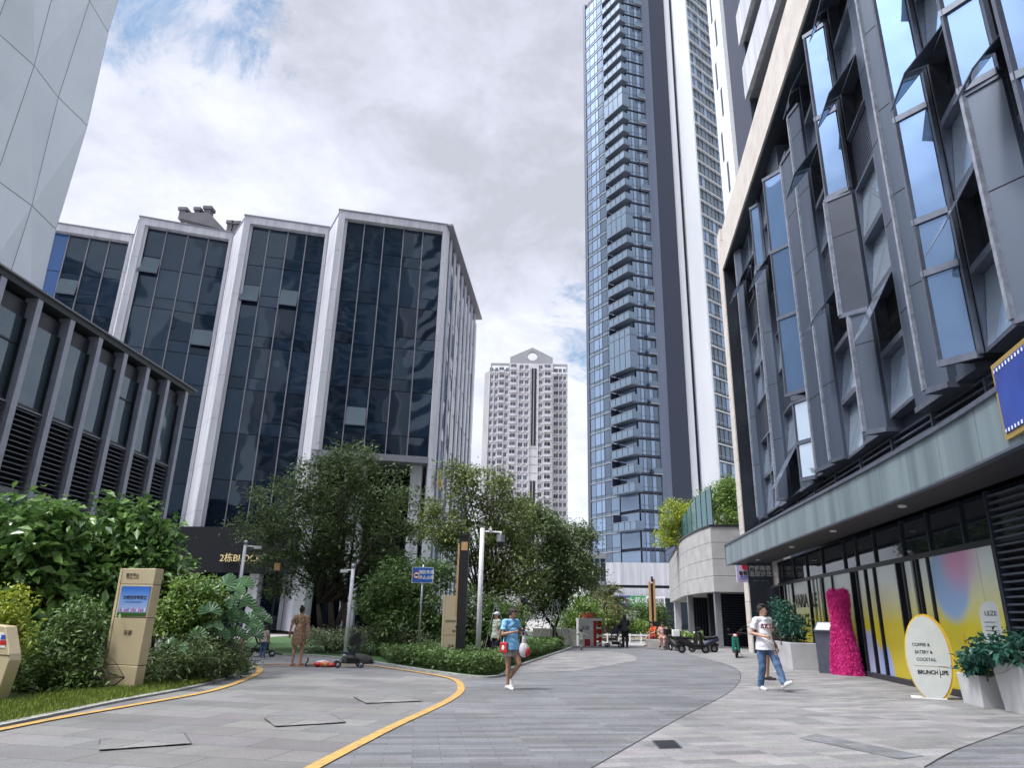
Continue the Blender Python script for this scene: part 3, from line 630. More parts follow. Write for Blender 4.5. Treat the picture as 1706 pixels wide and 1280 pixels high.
# ---------------------------------------------------------------- pale slab tower
ps=empty('slab_tower',(32,128,0),0,'tall tower with two white slab piers and a column of railed windows','building')
mb=MB(); mb.prism([(28.4,120.9),(30.1,121.0),(30.1,138),(28.4,138)],0,150,'white_stone'); sub(mb,'pier',ps)
mb=MB(); mb.prism([(30.1,121.8),(30.7,121.8),(30.7,138),(30.1,138)],0,150,'panel_dark'); sub(mb,'gap_wall',ps)
mb=MB(); mb.prism([(30.7,120.6),(33.5,120.0),(33.9,120.5),(34,138),(30.7,138)],0,150,'white_stone'); sub(mb,'pier',ps)
w=Wall((33.7,120.9),(43.0,128.6)); mb=MB(); w.box(mb,0,w.len,-8,-.3,0,150,'navy_panel'); sub(mb,'core_wall',ps)
def wfn(v):
    def fn(mb):
        r=random.Random(v+3); n=9
        for i in range(n):
            a=.1+i*(w.len-.2)/n; b=a+(w.len-.2)/n
            w.pane(mb,a+.04,b-.04,-.05,.6,FH-.12,'glass_low' if r.random()<.35 else 'glass_tower',tilt=(r.random()-.5)*.04,yaw=(r.random()-.5)*.06); w.box(mb,b-.04,b+.04,-.1,.05,.1,FH,'frame_grey')
        w.box(mb,0,w.len,-.1,.42,-.04,.10,'white_stone'); w.box(mb,0,w.len,.38,.41,.95,.99,'steel')
        for i in range(22): a=i*w.len/22; w.box(mb,a,a+.03,.38,.40,.12,.95,'chrome_grey')
    return fn
wv=[shared(wfn(i)) for i in range(4)]
for f in range(46): inst('railed_window',random.choice(wv),ps,-Vector(ps.location)+Vector((0,0,3+f*3.15)))
# ---------------------------------------------------------------- shops under the tower
sh=empty('shop_row',(16,110,0),0,'low white stone podium with a row of shop signs under the glass tower','building')
mb=MB(); y0=104
mb.prism([(9.6,y0),(13.5,y0-1.2),(22,y0-2),(30,y0-2),(30,118),(9.6,118)],6.0,9.1,'white_cladding'); mb.prism([(9.9,y0+.4),(13.5,y0-.8),(22,y0-1.6),(30,y0-1.6),(30,118),(9.9,118)],5.6,6.0,'black')
mb.prism([(9.6,y0),(13.5,y0-1.2),(22,y0-2),(30,y0-2),(30,118),(9.6,118)],4.3,5.6,'white_cladding'); sub(mb,'stone_band',sh)
mb=MB(); mb.box(10,30,y0+.5,y0+6,0,4.3,'glass_shop'); sub(mb,'shopfront',sh)
for x in (12.6,13.8,15.2,18.5,21.5): mb=MB(); mb.box(x,x+.15,y0-.2,y0+.5,0,3.0,'chrome_grey'); sub(mb,'mullion',sh)
for x,c_ in ((14.2,'white_paint'),(15.5,'white_paint')): mb=MB(); mb.box(x,x+.9,y0-.3,y0+.1,.4,2.6,c_); sub(mb,'poster',sh)
def farsign(x0,x1,z0,z1,m,txt,tm,y,label,size):
    r=empty('shop_sign',((x0+x1)/2,y,z0),0,label,'sign','signs over the far shops'); mb=MB(); mb.box(-(x1-x0)/2,(x1-x0)/2,0,.25,0,z1-z0,m); mb.build('panel',None,r)
    text(txt,size,tm,(0,-.02,(z1-z0)/2),(math.pi/2,0,0),r,extrude=.01,bold=.01)
mat('sign_blue',(.04,.10,.5),rough=.4); mat('sign_green',(.02,.33,.08),rough=.4); mat('sign_orange',(.7,.16,.04),rough=.4)
ys=101.5
def px2x(p): return P(p,1000,ys).x
farsign(px2x(1012),px2x(1028),P(1,1006,ys).z,P(1,992,ys).z,'sign_orange','美食','white_ink',ys,'small orange shop sign peeping from behind the palm',.8)
farsign(px2x(1029),px2x(1049),3.1,4.5,'sign_blue','T超市','white_ink',ys,'blue shop sign beside the green one under the tower',.85)
farsign(px2x(1049.3),px2x(1076),3.1,4.5,'sign_green','大药房','white_ink',ys,'green shop sign with white characters under the tower',.95)
farsign(px2x(1076.3),px2x(1108),3.1,4.5,'white_paint','便利店','ink_dark',ys,'white shop sign at the right end of the sign row',.8)
# small glazed footbridge beyond the trees
fb=empty('footbridge',(7.5,95,0),0,'small glazed footbridge seen between the tree and the tower','bridge')
mb=MB(); mb.box(-3,3.2,-1,3,5.5,6.0,'chrome_grey'); mb.box(-3,3.2,-1,3,8.9,9.6,'chrome_grey'); mb.build('deck',None,fb)
mb=MB(); 
for i in range(8): mb.box(-3+i*.77,-3+i*.77+.7,-.8,-.7,6.0,8.9,'glass_low')
mb.build('glazing',None,fb); mb=MB(); mb.box(-2.6,-2.1,0,.6,0,5.5,'chrome_grey'); mb.box(2.3,2.8,0,.6,0,5.5,'chrome_grey'); mb.build('pier',None,fb)
# ---------------------------------------------------------------- curved stone terrace over the car entrance
ct=empty('stone_terrace',(11,42,0),0,'curved pale stone terrace wall over a dark covered entrance','building')
path=smooth_line([(14.8,39.1),(12.4,39.25),(10.34,39.5)],3)[:-1]+smooth_line([(10.34,39.5),(10.15,42),(10.25,46),(10.75,50),(11.7,56),(13.2,66)],5)
mb=MB(); hs=[2.9,3.75,4.65,5.55,6.42]
def offp(i,d):
    t=(path[min(i+1,len(path)-1)]-path[max(i-1,0)]).normalized(); return path[i]+Vector((t.y,-t.x,0))*d
for i in range(len(path)-1):
    corner=abs(path[i+1].x-10.34)<.01 or abs(path[i].x-10.34)<.01
    for j in range(4):
        a,b=path[i],path[i+1]; t=(b-a).normalized(); nrm=Vector((t.y,-t.x,0))
        g_=.012 if i%3==0 else 0
        p=[a+t*g_,b,b+nrm*.25,a+t*g_+nrm*.25]
        mb.hexa([(q.x,q.y,hs[j]+.01) for q in p],[(q.x,q.y,hs[j+1]-.01) for q in p],'stone_grey')
o=sub(mb,'stone_wall',ct)
mb=MB(); ip=[p+Vector((.26,.25,0)) for p in path]; mb.prism([(p.x,p.y) for p in ip]+[(20,66),(20,39.4)],2.95,6.38,'planter_stone'); o=sub(mb,'slab',ct)
mb=MB()
for i in range(len(path)-1):
    a,b=path[i],path[i+1]; t=(b-a).normalized(); nrm=Vector((t.y,-t.x,0)); p=[a-nrm*.05,b-nrm*.05,b+nrm*.3,a+nrm*.3]; mb.hexa([(q.x,q.y,6.42) for q in p],[(q.x,q.y,6.52) for q in p],'dark_metal')
sub(mb,'coping',ct)
mb=MB(); mb.box(11.8,20,52,52.4,0,2.95,'void_dark'); 
for i in range(40): mb.box(11.8+.2*i,11.86+.2*i,51.9,52,0,2.9,'panel_dark')
sub(mb,'shutter',ct)
mb=MB(); mb.box(11.0,16,43.5,43.8,0,2.95,'void_dark')
for z in np.arange(.1,2.9,.14): mb.box(11.9,13.6,43.42,43.5,z,z+.07,'panel_dark')
sub(mb,'louvre_wall',ct)
for (x,y,r_) in ((10.75,40.6,.16),(10.8,47.5,.16)): mb=MB(); mb.box(x-r_,x+r_,y-r_,y+r_,0,2.92,'chrome_grey'); sub(mb,'column',ct)
mb=MB(); mb.box(13.0,13.5,63,63.5,0,2.9,'white_cladding'); sub(mb,'column',ct)
rl=empty('glass_balustrade',(10.6,42,6.5),0,'teal glass balustrade standing on the curved stone terrace','railing')
rp=[Vector((10.62,39.9,0)),Vector((10.45,43,0)),Vector((10.7,48,0)),Vector((11.3,52,0))]; zb=[8.75,8.6,8.1,7.8]
for i in range(3):
    a,b=rp[i],rp[i+1]
    for k in range(3):
        p,q=a.lerp(b,k/3),a.lerp(b,(k+1)/3); zt0=zb[i]+(zb[i+1]-zb[i])*k/3; zt1=zb[i]+(zb[i+1]-zb[i])*(k+1)/3
        mb=MB(); t=(q-p).normalized()*.04; nn=Vector((.015,0,0)); o_=Vector((10.6,42,0))
        p2,q2=p+t-o_,q-t-o_
        mb.hexa([p2,q2,q2+nn,p2+nn],[p2+Vector((0,0,zt0-6.5)),q2+Vector((0,0,zt1-6.5)),q2+nn+Vector((0,0,zt1-6.5)),p2+nn+Vector((0,0,zt0-6.5))],'teal_rail'); mb.build('glass_panel',None,rl)
        mb=MB(); mb.tube([p-o_,p-o_+Vector((0,0,zt0-6.45))],.03,'dark_metal',6); mb.build('post',None,rl)

# ---------------------------------------------------------------- apartment towers across the street behind the viewer, seen mirrored in the facades
def mirror_tower(x0,x1,y,zt,label,seed):
    r=empty('apartment_tower',((x0+x1)/2,y,0),0,label,'building'); rr=random.Random(seed)
    mb=MB(); mb.box(x0,x1,y-16,y,0,zt,'residential_grey'); sub(mb,'wall',r)
    mb=MB(); x=x0+.6; cols=[]
    while x<x1-2.6: wd_=rr.choice((1.6,2.4,3.2)); cols.append((x,wd_)); x+=wd_+rr.choice((.7,1.5,2.4))
    wn=MB()
    for z in np.arange(3,zt-3,3.2):
        for (x,wd_) in cols: wn.box(x,x+wd_,y,y+.08,z+.5,z+2.5,'glass_low')
    tag(sub(wn,'window_rows',r),kind='stuff')
    sl=MB()
    for (x,wd_) in cols[1::3]:
        for z in np.arange(3,zt-3,3.2): sl.box(x-.4,x+wd_+.4,y+.08,y+1.4,z-.1,z+.9,'white_cladding')
    tag(sub(sl,'balcony_rows',r),kind='stuff')
mirror_tower(-6,16,-46,96,'tall grey apartment tower across the street, mirrored in the right bays of the glass block',5)
mirror_tower(24,46,-58,112,'taller grey apartment tower across the street, mirrored in the left bays of the glass block',8)
mirror_tower(-44,-20,-60,80,'lower grey apartment tower across the street behind the finned building',3)
# ---------------------------------------------------------------- right-hand building: folded metal and glass over a shop storey
def YX(Y): return 8.5+.118*(Y-11.2)
pod=empty('folded_facade_building',(12,20,0),0,'dark building with a folded metal and glass facade above a shop canopy','building')
FW=Wall((YX(34.7),34.7),(YX(-8),-8),side=1)       # runs from the far end towards the viewer; outwards = towards the plaza
def sY(Y): return (34.7-Y)*math.hypot(1,.118)
ZB,ZT=6.05,20.0
def wsub(name,fn,par=pod):
    mb=MB(); fn(mb); return sub(mb,name,par)
wsub('core_wall',lambda mb:(FW.box(mb,.2,FW.len,-8,-.75,4.9,ZT,'void_dark'),FW.box(mb,0,FW.len,-12,-.6,ZT,22.0,'void_dark'),FW.box(mb,.1,FW.len,-8,-5,0,4.9,'void_dark')))
# cream stone frame: end pier and roof band
def stone(mb):
    for z in np.arange(0,22.6,1.15): FW.box(mb,-1.05,.05,-1.2,.55,z+.01,min(z+1.14,22.6),'stone_cream')
    a=.05
    while a<FW.len: 
        FW.box(mb,a+.01,a+1.5,-1.2,.55,ZT,21.3,'stone_cream'); FW.box(mb,a+.01,a+1.5,-1.2,.40,21.31,22.6,'stone_cream'); a+=1.51
wsub('stone_frame',stone)
wsub('frame_edge',lambda mb:(FW.box(mb,.05,.13,-.6,.5,0,ZT,'dark_metal'),FW.box(mb,.13,FW.len,-.6,.48,ZT-.1,ZT-.02,'dark_metal')))
wsub('floor_band',lambda mb:[FW.box(mb,.13,FW.len,-.75,-.28,z,z+.45,'panel_dark') for z in (ZB,9.6,13.1,16.6)])
def prism_col(name,pts,z0,z1,m,edge=None):
    """pts: (s,d) outline on the facade, far to near; closed back to the wall"""
    mb=MB(); q=[(pts[0][0],-.6)]+pts+[(pts[-1][0],-.6)]
    b=[FW.at(a,d,z0) for a,d in q]; t=[FW.at(a,d,z1) for a,d in q]; mb.hexa(b[::-1],t[::-1],m)
    # cover strips: seams across the sheet and a pale folded edge
    for z in np.arange(z0+2.35,z1-.4,2.35):
        for i in range(len(pts)-1):
            (a,d),(c,e)=pts[i],pts[i+1]
            mb.hexa([FW.at(a,d,z),FW.at(c,e,z),FW.at(c,e+.004,z),FW.at(a,d+.004,z)],[FW.at(a,d,z+.025),FW.at(c,e,z+.025),FW.at(c,e+.004,z+.025),FW.at(a,d+.004,z+.025)],'void_dark')
    if edge is not None:
        a,d=pts[edge]; FW.box(mb,a-.05,a+.05,d-.05,d+.05,z0-.03,z1+.03,'panel_edge')
    mb2=mb
    for z in (z0-.12,z1):                                   # top and bottom caps with a lip
        b=[FW.at(a,d+.04,z) for a,d in pts]+[FW.at(pts[-1][0],-.6,z),FW.at(pts[0][0],-.6,z)]
        mb2.hexa([p for p in b][::-1],[p+Vector((0,0,.12)) for p in b][::-1],'frame_grey')
    return sub(mb2,name,pod)
def glass_col(pts,splits,z0,z1,m='glass_fold'):
    """a folded glass shaft: frame bars plus one pane per storey split on every face"""
    mb=MB(); q=[(pts[0][0],-.6)]+[(a,d-.05) for a,d in pts]+[(pts[-1][0],-.6)]
    mb.hexa([FW.at(a,d,z0) for a,d in q][::-1],[FW.at(a,d,z1) for a,d in q][::-1],'void_dark')
    zs=[z0]+list(splits)+[z1]
    for a,d in pts: FW.box(mb,a-.045,a+.045,d-.06,d+.03,z0,z1,'frame_grey')
    for z in zs:
        for i in range(len(pts)-1):
            (a,d),(c,e)=pts[i],pts[i+1]; zz=z-.07
            mb.hexa([FW.at(a,d-.05,zz),FW.at(c,e-.05,zz),FW.at(c,e+.06,zz),FW.at(a,d+.06,zz)],[FW.at(a,d-.05,zz+.14),FW.at(c,e-.05,zz+.14),FW.at(c,e+.06,zz+.14),FW.at(a,d+.06,zz+.14)],'frame_grey')
    fo=sub(mb,'folded_window',pod)
    mb=MB()
    for i in range(len(pts)-1):
        for j in range(len(zs)-1):
            (a,d),(c,e)=pts[i],pts[i+1]; u=.05/max(.1,abs(c-a)); t0=(rng.random()-.5)*.03; y0,y1=zs[j]+.07,zs[j+1]-.07
            p=[FW.at(a+(c-a)*u,d+(e-d)*u,y0),FW.at(c-(c-a)*u,e-(e-d)*u,y0),FW.at(c-(c-a)*u,e-(e-d)*u+t0,y1),FW.at(a+(c-a)*u,d+(e-d)*u+t0,y1)]
            mb.hexa([v-FW.n*.01 for v in p],p,m)
    mb.build('pane',None,fo)
def window_col(s0,s1,z0,z1,seed,d=0.0,dn=None,louvres=(),opened=(),ncol=1):
    """a column of stacked casement windows with louvre panels between some storeys"""
    dn=d if dn is None else dn; r=random.Random(seed)
    H_=(z1-z0); n=max(1,round(H_/1.75)); h=H_/n
    for k in range(n):
        a,b=z0+k*h,z0+(k+1)*h
        for c in range(ncol):
            x0=s0+(s1-s0)*c/ncol; x1=s0+(s1-s0)*(c+1)/ncol; e0=d+(dn-d)*c/ncol; e1=d+(dn-d)*(c+1)/ncol
            def q(x0_,x1_,u0,u1,y0,y1,mb,m):
                f=lambda x:e0+(e1-e0)*(x-x0)/(x1-x0)
                mb.hexa([FW.at(x0_,f(x0_)+u0,y0),FW.at(x1_,f(x1_)+u0,y0),FW.at(x1_,f(x1_)+u1,y0),FW.at(x0_,f(x0_)+u1,y0)][::-1],[FW.at(x0_,f(x0_)+u0,y1),FW.at(x1_,f(x1_)+u0,y1),FW.at(x1_,f(x1_)+u1,y1),FW.at(x0_,f(x0_)+u1,y1)][::-1],m)
            if k in louvres:
                mb=MB(); q(x0+.03,x1-.03,-.5,-.2,a,b,mb,'void_dark'); q(x0+.0,x1,-.3,-.08,a,a+.06,mb,'frame_grey'); q(x0,x1,-.3,-.08,b-.06,b,mb,'frame_grey')
                z=a+.1
                while z<b-.1: q(x0+.03,x1-.03,-.19,-.11,z,z+.045,mb,'frame_grey'); z+=.1
                sub(mb,'louvre_panel',pod); continue
            mb=MB(); q(x0,x0+.07,-.5,-.02,a,b,mb,'frame_grey'); q(x1-.07,x1,-.5,-.02,a,b,mb,'frame_grey'); q(x0+.07,x1-.07,-.5,-.022,a,a+.08,mb,'frame_grey'); q(x0+.07,x1-.07,-.5,-.022,b-.08,b,mb,'frame_grey')
            op=(k in opened)
            if op: q(x0+.07,x1-.07,-.45,-.35,a+.08,b-.08,mb,'void_dark')
            fo=sub(mb,'window',pod); mb=MB()
            if op:
                an=math.radians(r.uniform(26,40)); hh=b-a-.16; dz=hh*math.cos(an); dd=hh*math.sin(an)
                f=lambda x:e0+(e1-e0)*(x-x0)/(x1-x0)
                p=[FW.at(x0+.09,f(x0)+dd,b-.08-dz),FW.at(x1-.09,f(x1)+dd,b-.08-dz),FW.at(x1-.09,f(x1),b-.08),FW.at(x0+.09,f(x0),b-.08)]
                up=Vector((0,0,.035)); mb.hexa([v-up for v in p],p,'frame_grey'); c_=sum(p,Vector())/4; pp=[c_+(v-c_)*.86+up*.12 for v in p]; mb.hexa([v-up*1.3 for v in pp],pp,'glass_window'); mb.build('sash',None,fo)
            else:
                t=-.16-(r.random())*.12; f=lambda x:e0+(e1-e0)*(x-x0)/(x1-x0)
                p=[FW.at(x0+.08,f(x0)-.03,a+.09),FW.at(x1-.08,f(x1)-.03,a+.09),FW.at(x1-.08,f(x1)-.03+t,b-.09),FW.at(x0+.08,f(x0)-.03+t,b-.09)]
                mb.hexa([v-FW.n*.01 for v in p],p,'glass_window'); mb.build('pane',None,fo)
def C_(Y): return sY(Y)
# far to near: each bay is a narrow shaft turned hard towards the plaza, then a flush strip of sheet metal or windows
def fill(y0,y1,z0=ZB,z1=ZT-.15,m='panel_grey',d=.04): prism_col('metal_panel',[(C_(y0),d),(C_(y1),d)],z0,z1,m)
def fold(y0,d0,y1,d1,z0,z1,m='panel_grey'): prism_col('metal_fold',[(C_(y0),d0),(C_(y1),d1)],z0,z1,m,0)
def gfold(y0,d0,y1,d1,sp,z0,z1,m='glass_fold'): glass_col([(C_(y0),d0),(C_(y1),d1)],sp,z0,z1,m)
window_col(C_(34.4),C_(32.9),ZB,ZT-.2,1,-.15,-.05,louvres=(2,5))
fold(32.5,.25,32.1,.05,ZB,ZT-.3)
window_col(C_(32.1),C_(28.9),ZB,ZT-.2,21,-.06,.02,louvres=(2,5),opened=(6,),ncol=2)
fill(28.9,27.7); fold(27.7,.42,27.3,.08,6.1,16.2); gfold(27.7,.38,27.3,.08,[],16.4,19.4)
window_col(C_(27.3),C_(25.6),ZB,ZT-.2,3,.0,.05,louvres=(2,4),opened=(0,5))
fill(25.6,23.8,6.1); gfold(23.9,.66,23.25,.10,[12.2,15.0],9.2,18.3); gfold(23.9,.45,23.3,.1,[7.4],6.1,8.9,'glass_window')
fill(23.2,22.6,6.2,18.6); fold(22.55,.30,21.2,.08,6.2,18.0); fold(21.1,.28,20.4,.08,6.2,19.0)
window_col(C_(20.35),C_(18.7),ZB,ZT-.2,5,.02,.10,louvres=(3,),opened=(2,5,7))
fill(18.7,17.5,6.2); gfold(17.5,.60,17.0,.10,[16.0],13.2,19.2); fold(17.5,.66,17.0,.08,9.5,13.05,'panel_dark'); fold(17.4,.50,17.0,.08,6.15,9.35)
window_col(C_(16.95),C_(15.2),ZB+.3,ZT-.2,7,.02,.12,louvres=(4,),opened=(1,5,7))
fill(15.2,13.8,6.1,19.8,d=.1); fold(13.8,.48,13.3,.22,6.1,19.6); fill(13.3,12.5,6.2,19.7)
gfold(12.66,.64,12.15,.14,[8.2,9.4,12.0],6.25,15.6); fold(12.7,.62,12.15,.12,15.8,19.8)
window_col(C_(12.1),C_(10.8),ZB+.2,ZT-.2,9,.08,.22,opened=(1,3,5,7))
fill(10.8,10.3,6.2); fold(10.36,.50,9.85,.1,6.2,10.6); gfold(10.36,.54,9.85,.1,[12.6],10.75,16.4); fold(10.35,.5,9.85,.1,16.6,19.8)
window_col(C_(9.9),C_(8.9),ZB+.2,ZT-.2,11,.04,.12,louvres=(3,),opened=(2,5))
fill(8.9,8.5,6.2); gfold(8.6,.74,8.0,.1,[9.5,13.0],6.2,18)
window_col(C_(7.95),C_(6.9),ZB+.2,ZT-.2,13,.04,.12,opened=(3,6))
fill(6.9,6.3,6.2); fold(6.4,.7,5.8,.1,6.2,19.5)
window_col(C_(5.75),C_(4.6),ZB+.2,ZT-.2,15,.04,.12,opened=(3,))
fill(4.6,3.8,6.2); gfold(4.0,.74,3.4,.1,[9.5,13.0],6.2,18); fill(3.4,1.5,6.2); fold(1.5,.7,.9,.1,6.2,19.5); fill(.9,-3,6.2); fill(-3,-7,6.2)
# louvre band between canopy and facade
def lband(mb):
    FW.box(mb,.1,FW.len,-.7,-.45,4.7,ZB,'void_dark')
    for z in np.arange(4.85,6.0,.16): FW.box(mb,.1,FW.len,-.45,-.22,z,z+.05,'frame_grey')
    a=.4
    while a<FW.len: FW.box(mb,a,a+.07,-.45,-.18,4.7,6.0,'frame_grey'); a+=2.4
wsub('louvre_band',lband)
# canopy
fpts=smooth_line([(9.05,32.2),(8.35,24.5),(7.78,18),(7.45,14.3),(7.12,11.5),(6.74,9.2),(6.1,5.5),(4.9,-1),(4.3,-5)],4)
can=MB()
def wallx(y): return YX(y)-.2
for i in range(len(fpts)-1):
    a,b=fpts[i],fpts[i+1]
    can.hexa([(a.x+.06,a.y,3.84),(b.x+.06,b.y,3.84),(wallx(b.y),b.y,3.84),(wallx(a.y),a.y,3.84)],[(a.x+.06,a.y,4.55),(b.x+.06,b.y,4.55),(wallx(b.y),b.y,4.68),(wallx(a.y),a.y,4.68)],'soffit')
sub(can,'canopy_slab',pod)
fa=MB(); acc=0
dense=[]
for i in range(len(fpts)-1):
    n=max(1,int((fpts[i+1]-fpts[i]).length/.25)); dense+=[fpts[i].lerp(fpts[i+1],k/n) for k in range(n)]
cur=[dense[0]]; L_=0
for p in dense[1:]:
    L_+=(p-cur[-1]).length; cur.append(p)
    if L_>=1.18:
        for i in range(len(cur)-1):
            a,b=cur[i],cur[i+1]; t=(b-a).normalized()
            if i==0: a=a+t*.014
            n_=Vector((t.y,-t.x,0)); 
            fa.hexa([(q.x,q.y,3.80) for q in (a,b,b-n_*.05,a-n_*.05)],[(q.x,q.y,4.62) for q in (a,b,b-n_*.05,a-n_*.05)],'fascia_green')
        cur=[p]; L_=0
o=sub(fa,'fascia',pod)
fa=MB()
for i in range(len(fpts)-1):
    a,b=fpts[i],fpts[i+1]; fa.hexa([(a.x-.05,a.y,4.62),(b.x-.05,b.y,4.62),(b.x+.3,b.y,4.62),(a.x+.3,a.y,4.62)],[(a.x-.05,a.y,4.70),(b.x-.05,b.y,4.70),(b.x+.3,b.y,4.74),(a.x+.3,a.y,4.74)],'frame_grey')
    fa.hexa([(a.x-.02,a.y,3.76),(b.x-.02,b.y,3.76),(b.x+.1,b.y,3.76),(a.x+.1,a.y,3.76)],[(a.x-.02,a.y,3.80),(b.x-.02,b.y,3.80),(b.x+.1,b.y,3.84),(a.x+.1,a.y,3.84)],'frame_grey')
sub(fa,'canopy_trim',pod)
ec=MB(); ec.hexa([(9.03,32.2,3.8),(9.03,32.26,3.8),(wallx(32.2),32.26,3.8),(wallx(32.2),32.2,3.8)],[(9.03,32.2,4.62),(9.03,32.26,4.62),(wallx(32.2),32.26,4.62),(wallx(32.2),32.2,4.62)],'fascia_green'); sub(ec,'canopy_end',pod)
for (x,y) in ((9.6,29.5),(9.0,24),(8.5,19.5),(8.1,15)):
    mb=MB(); mb.cyl(x,y,3.80,3.845,.09,'white_paint',12); sub(mb,'downlight',pod)
# shop storey
SW=Wall((YX(36.6)+.05,36.6),(YX(-8)+.05,-8),side=1)
def ss(Y): return (36.6-Y)*math.hypot(1,.118)
ZM=2.88
wsub('shop_header',lambda mb:(SW.box(mb,ss(31),SW.len,-.5,-.02,ZM,3.84,'glass_shop'),SW.box(mb,ss(31),SW.len,-.4,.03,ZM-.02,ZM+.1,'dark_metal'),SW.box(mb,ss(31),SW.len,-.4,.1,-.0,.14,'soffit')))
for y in (30,28.2,26.3,24.3,22,20.9,19.4,17.5,16,14.4): wsub('mullion',lambda mb:SW.box(mb,ss(y),ss(y)+.08,-.02,.03,ZM+.1,3.84,'dark_metal'))
wsub('shop_back',lambda mb:SW.box(mb,ss(34.5),ss(13.2),-.6,-.4,0,3,'void_dark'))
wsub('end_column',lambda mb:[SW.box(mb,ss(35.9),ss(34.9),-1.2,.02,z+.01,z+.64,'stone_cream') for z in np.arange(0,3.8,.65)])
# mural film on the shop glass: white fading to yellow, with a pink and blue bloom at the near end
m,N,L,pb=nt_of('mural'); tc=N.new('ShaderNodeTexCoord'); sp=N.new('ShaderNodeSeparateXYZ'); L.new(tc.outputs['Object'],sp.inputs[0])
cr=N.new('ShaderNodeValToRGB'); mp=N.new('ShaderNodeMapRange'); mp.inputs[1].default_value=0; mp.inputs[2].default_value=2.9; L.new(sp.outputs[2],mp.inputs[0]); L.new(mp.outputs[0],cr.inputs[0])
e=cr.color_ramp.elements; e[0].position=.0; e[0].color=(.52,.42,.015,1); e[1].position=.9; e[1].color=(.66,.72,.72,1); x=e.new(.48); x.color=(.66,.56,.03,1); x=e.new(.68); x.color=(.66,.66,.38,1)
def blob(c,rx,rz,col,prev,soft=.6):
    vm=N.new('ShaderNodeVectorMath'); vm.operation='SUBTRACT'; L.new(tc.outputs['Object'],vm.inputs[0]); vm.inputs[1].default_value=c
    v2=N.new('ShaderNodeVectorMath'); v2.operation='MULTIPLY'; L.new(vm.outputs[0],v2.inputs[0]); v2.inputs[1].default_value=(1/rx,1/rx,1/rz)
    ln=N.new('ShaderNodeVectorMath'); ln.operation='LENGTH'; L.new(v2.outputs[0],ln.inputs[0])
    mr=N.new('ShaderNodeMapRange'); mr.interpolation_type='SMOOTHSTEP'; L.new(ln.outputs['Value'],mr.inputs[0]); mr.inputs[1].default_value=soft; mr.inputs[2].default_value=1; mr.inputs[3].default_value=1; mr.inputs[4].default_value=0
    mx=N.new('ShaderNodeMix'); mx.data_type='RGBA'; L.new(mr.outputs[0],mx.inputs['Factor']); L.new(prev,mx.inputs['A']); mx.inputs['B'].default_value=(*col,1); return mx.outputs['Result']
def wp_(Y,z): p=SW.at(ss(Y),0,z); return (p.x,p.y,p.z)
c_=cr.outputs[0]; c_=blob(wp_(15.35,2.35),.98,1.0,(.30,.46,.72),c_,.7); c_=blob(wp_(14.85,2.75),1.15,.95,(.66,.34,.52),c_,.15); c_=blob(wp_(20.8,.2),1.1,1.1,(.42,.46,.66),c_,.85); c_=blob(wp_(19.6,.2),.5,.8,(.30,.42,.70),c_,.8)
L.new(c_,pb.inputs['Base Color']); pb.inputs['Roughness'].default_value=.25
for (y0,y1) in [(28.49,26.33),(24.41,23.42),(23.36,21.57),(20.94,20.36),(20.17,19.68),(19.49,18.07),(17.56,17.17),(16.71,16.28),(16.15,14.0)]:
    wsub('mural_panel',lambda mb:SW.box(mb,ss(y0)+.02,ss(y1)-.02,-.1,.0,.14,ZM-.02,'mural'))
for (y0,y1) in [(29.7,29.4),(29.2,28.9),(26.0,25.8),(25.5,25.3),(25.1,24.9),(14.0,13.35)]:
    wsub('mural_panel',lambda mb:SW.box(mb,ss(y0),ss(y1),-.1,.0,.14,ZM-.02,'mural'))
for y in (30.7,29.8,28.6,26.25,24.5,23.39,21.5,21.0,20.3,19.6,18.0,17.6,16.95,16.8,16.2,13.3):
    wsub('mullion',lambda mb:SW.box(mb,ss(y)-.03,ss(y)+.04,-.12,.05,.14,ZM-.02,'dark_metal'))
wsub('shop_glazing',lambda mb:SW.box(mb,ss(34.2),ss(13.3),-.3,-.14,.1,ZM,'glass_shop'))
text('VARIA BLE',.66,'ink_black',SW.at(ss(26.9),.012,2.15)-Vector(pod.location),SW.rot(),pod,extrude=.003,bold=.012)
text('SPACE',.62,'ink_black',SW.at(ss(27.45),.012,1.45)-Vector(pod.location),SW.rot(),pod,extrude=.003,bold=.012)
# louvred wall nearer the viewer
def lw(mb):
    SW.box(mb,ss(13.25),SW.len,-.3,-.1,.1,3.84,'void_dark')
    for z in np.arange(.2,3.8,.13): SW.box(mb,ss(13.2),SW.len,-.1,.06,z,z+.035,'frame_grey')
    for y in (13.2,11.4,9.6,7.8,6,3,0): SW.box(mb,ss(y),ss(y)+.07,-.1,.09,.1,3.84,'panel_dark')
wsub('louvre_wall',lw)
wsub('teal_poster',lambda mb:SW.box(mb,ss(10.6),ss(8.5),.1,.14,1.0,1.9,'teal_rail'))
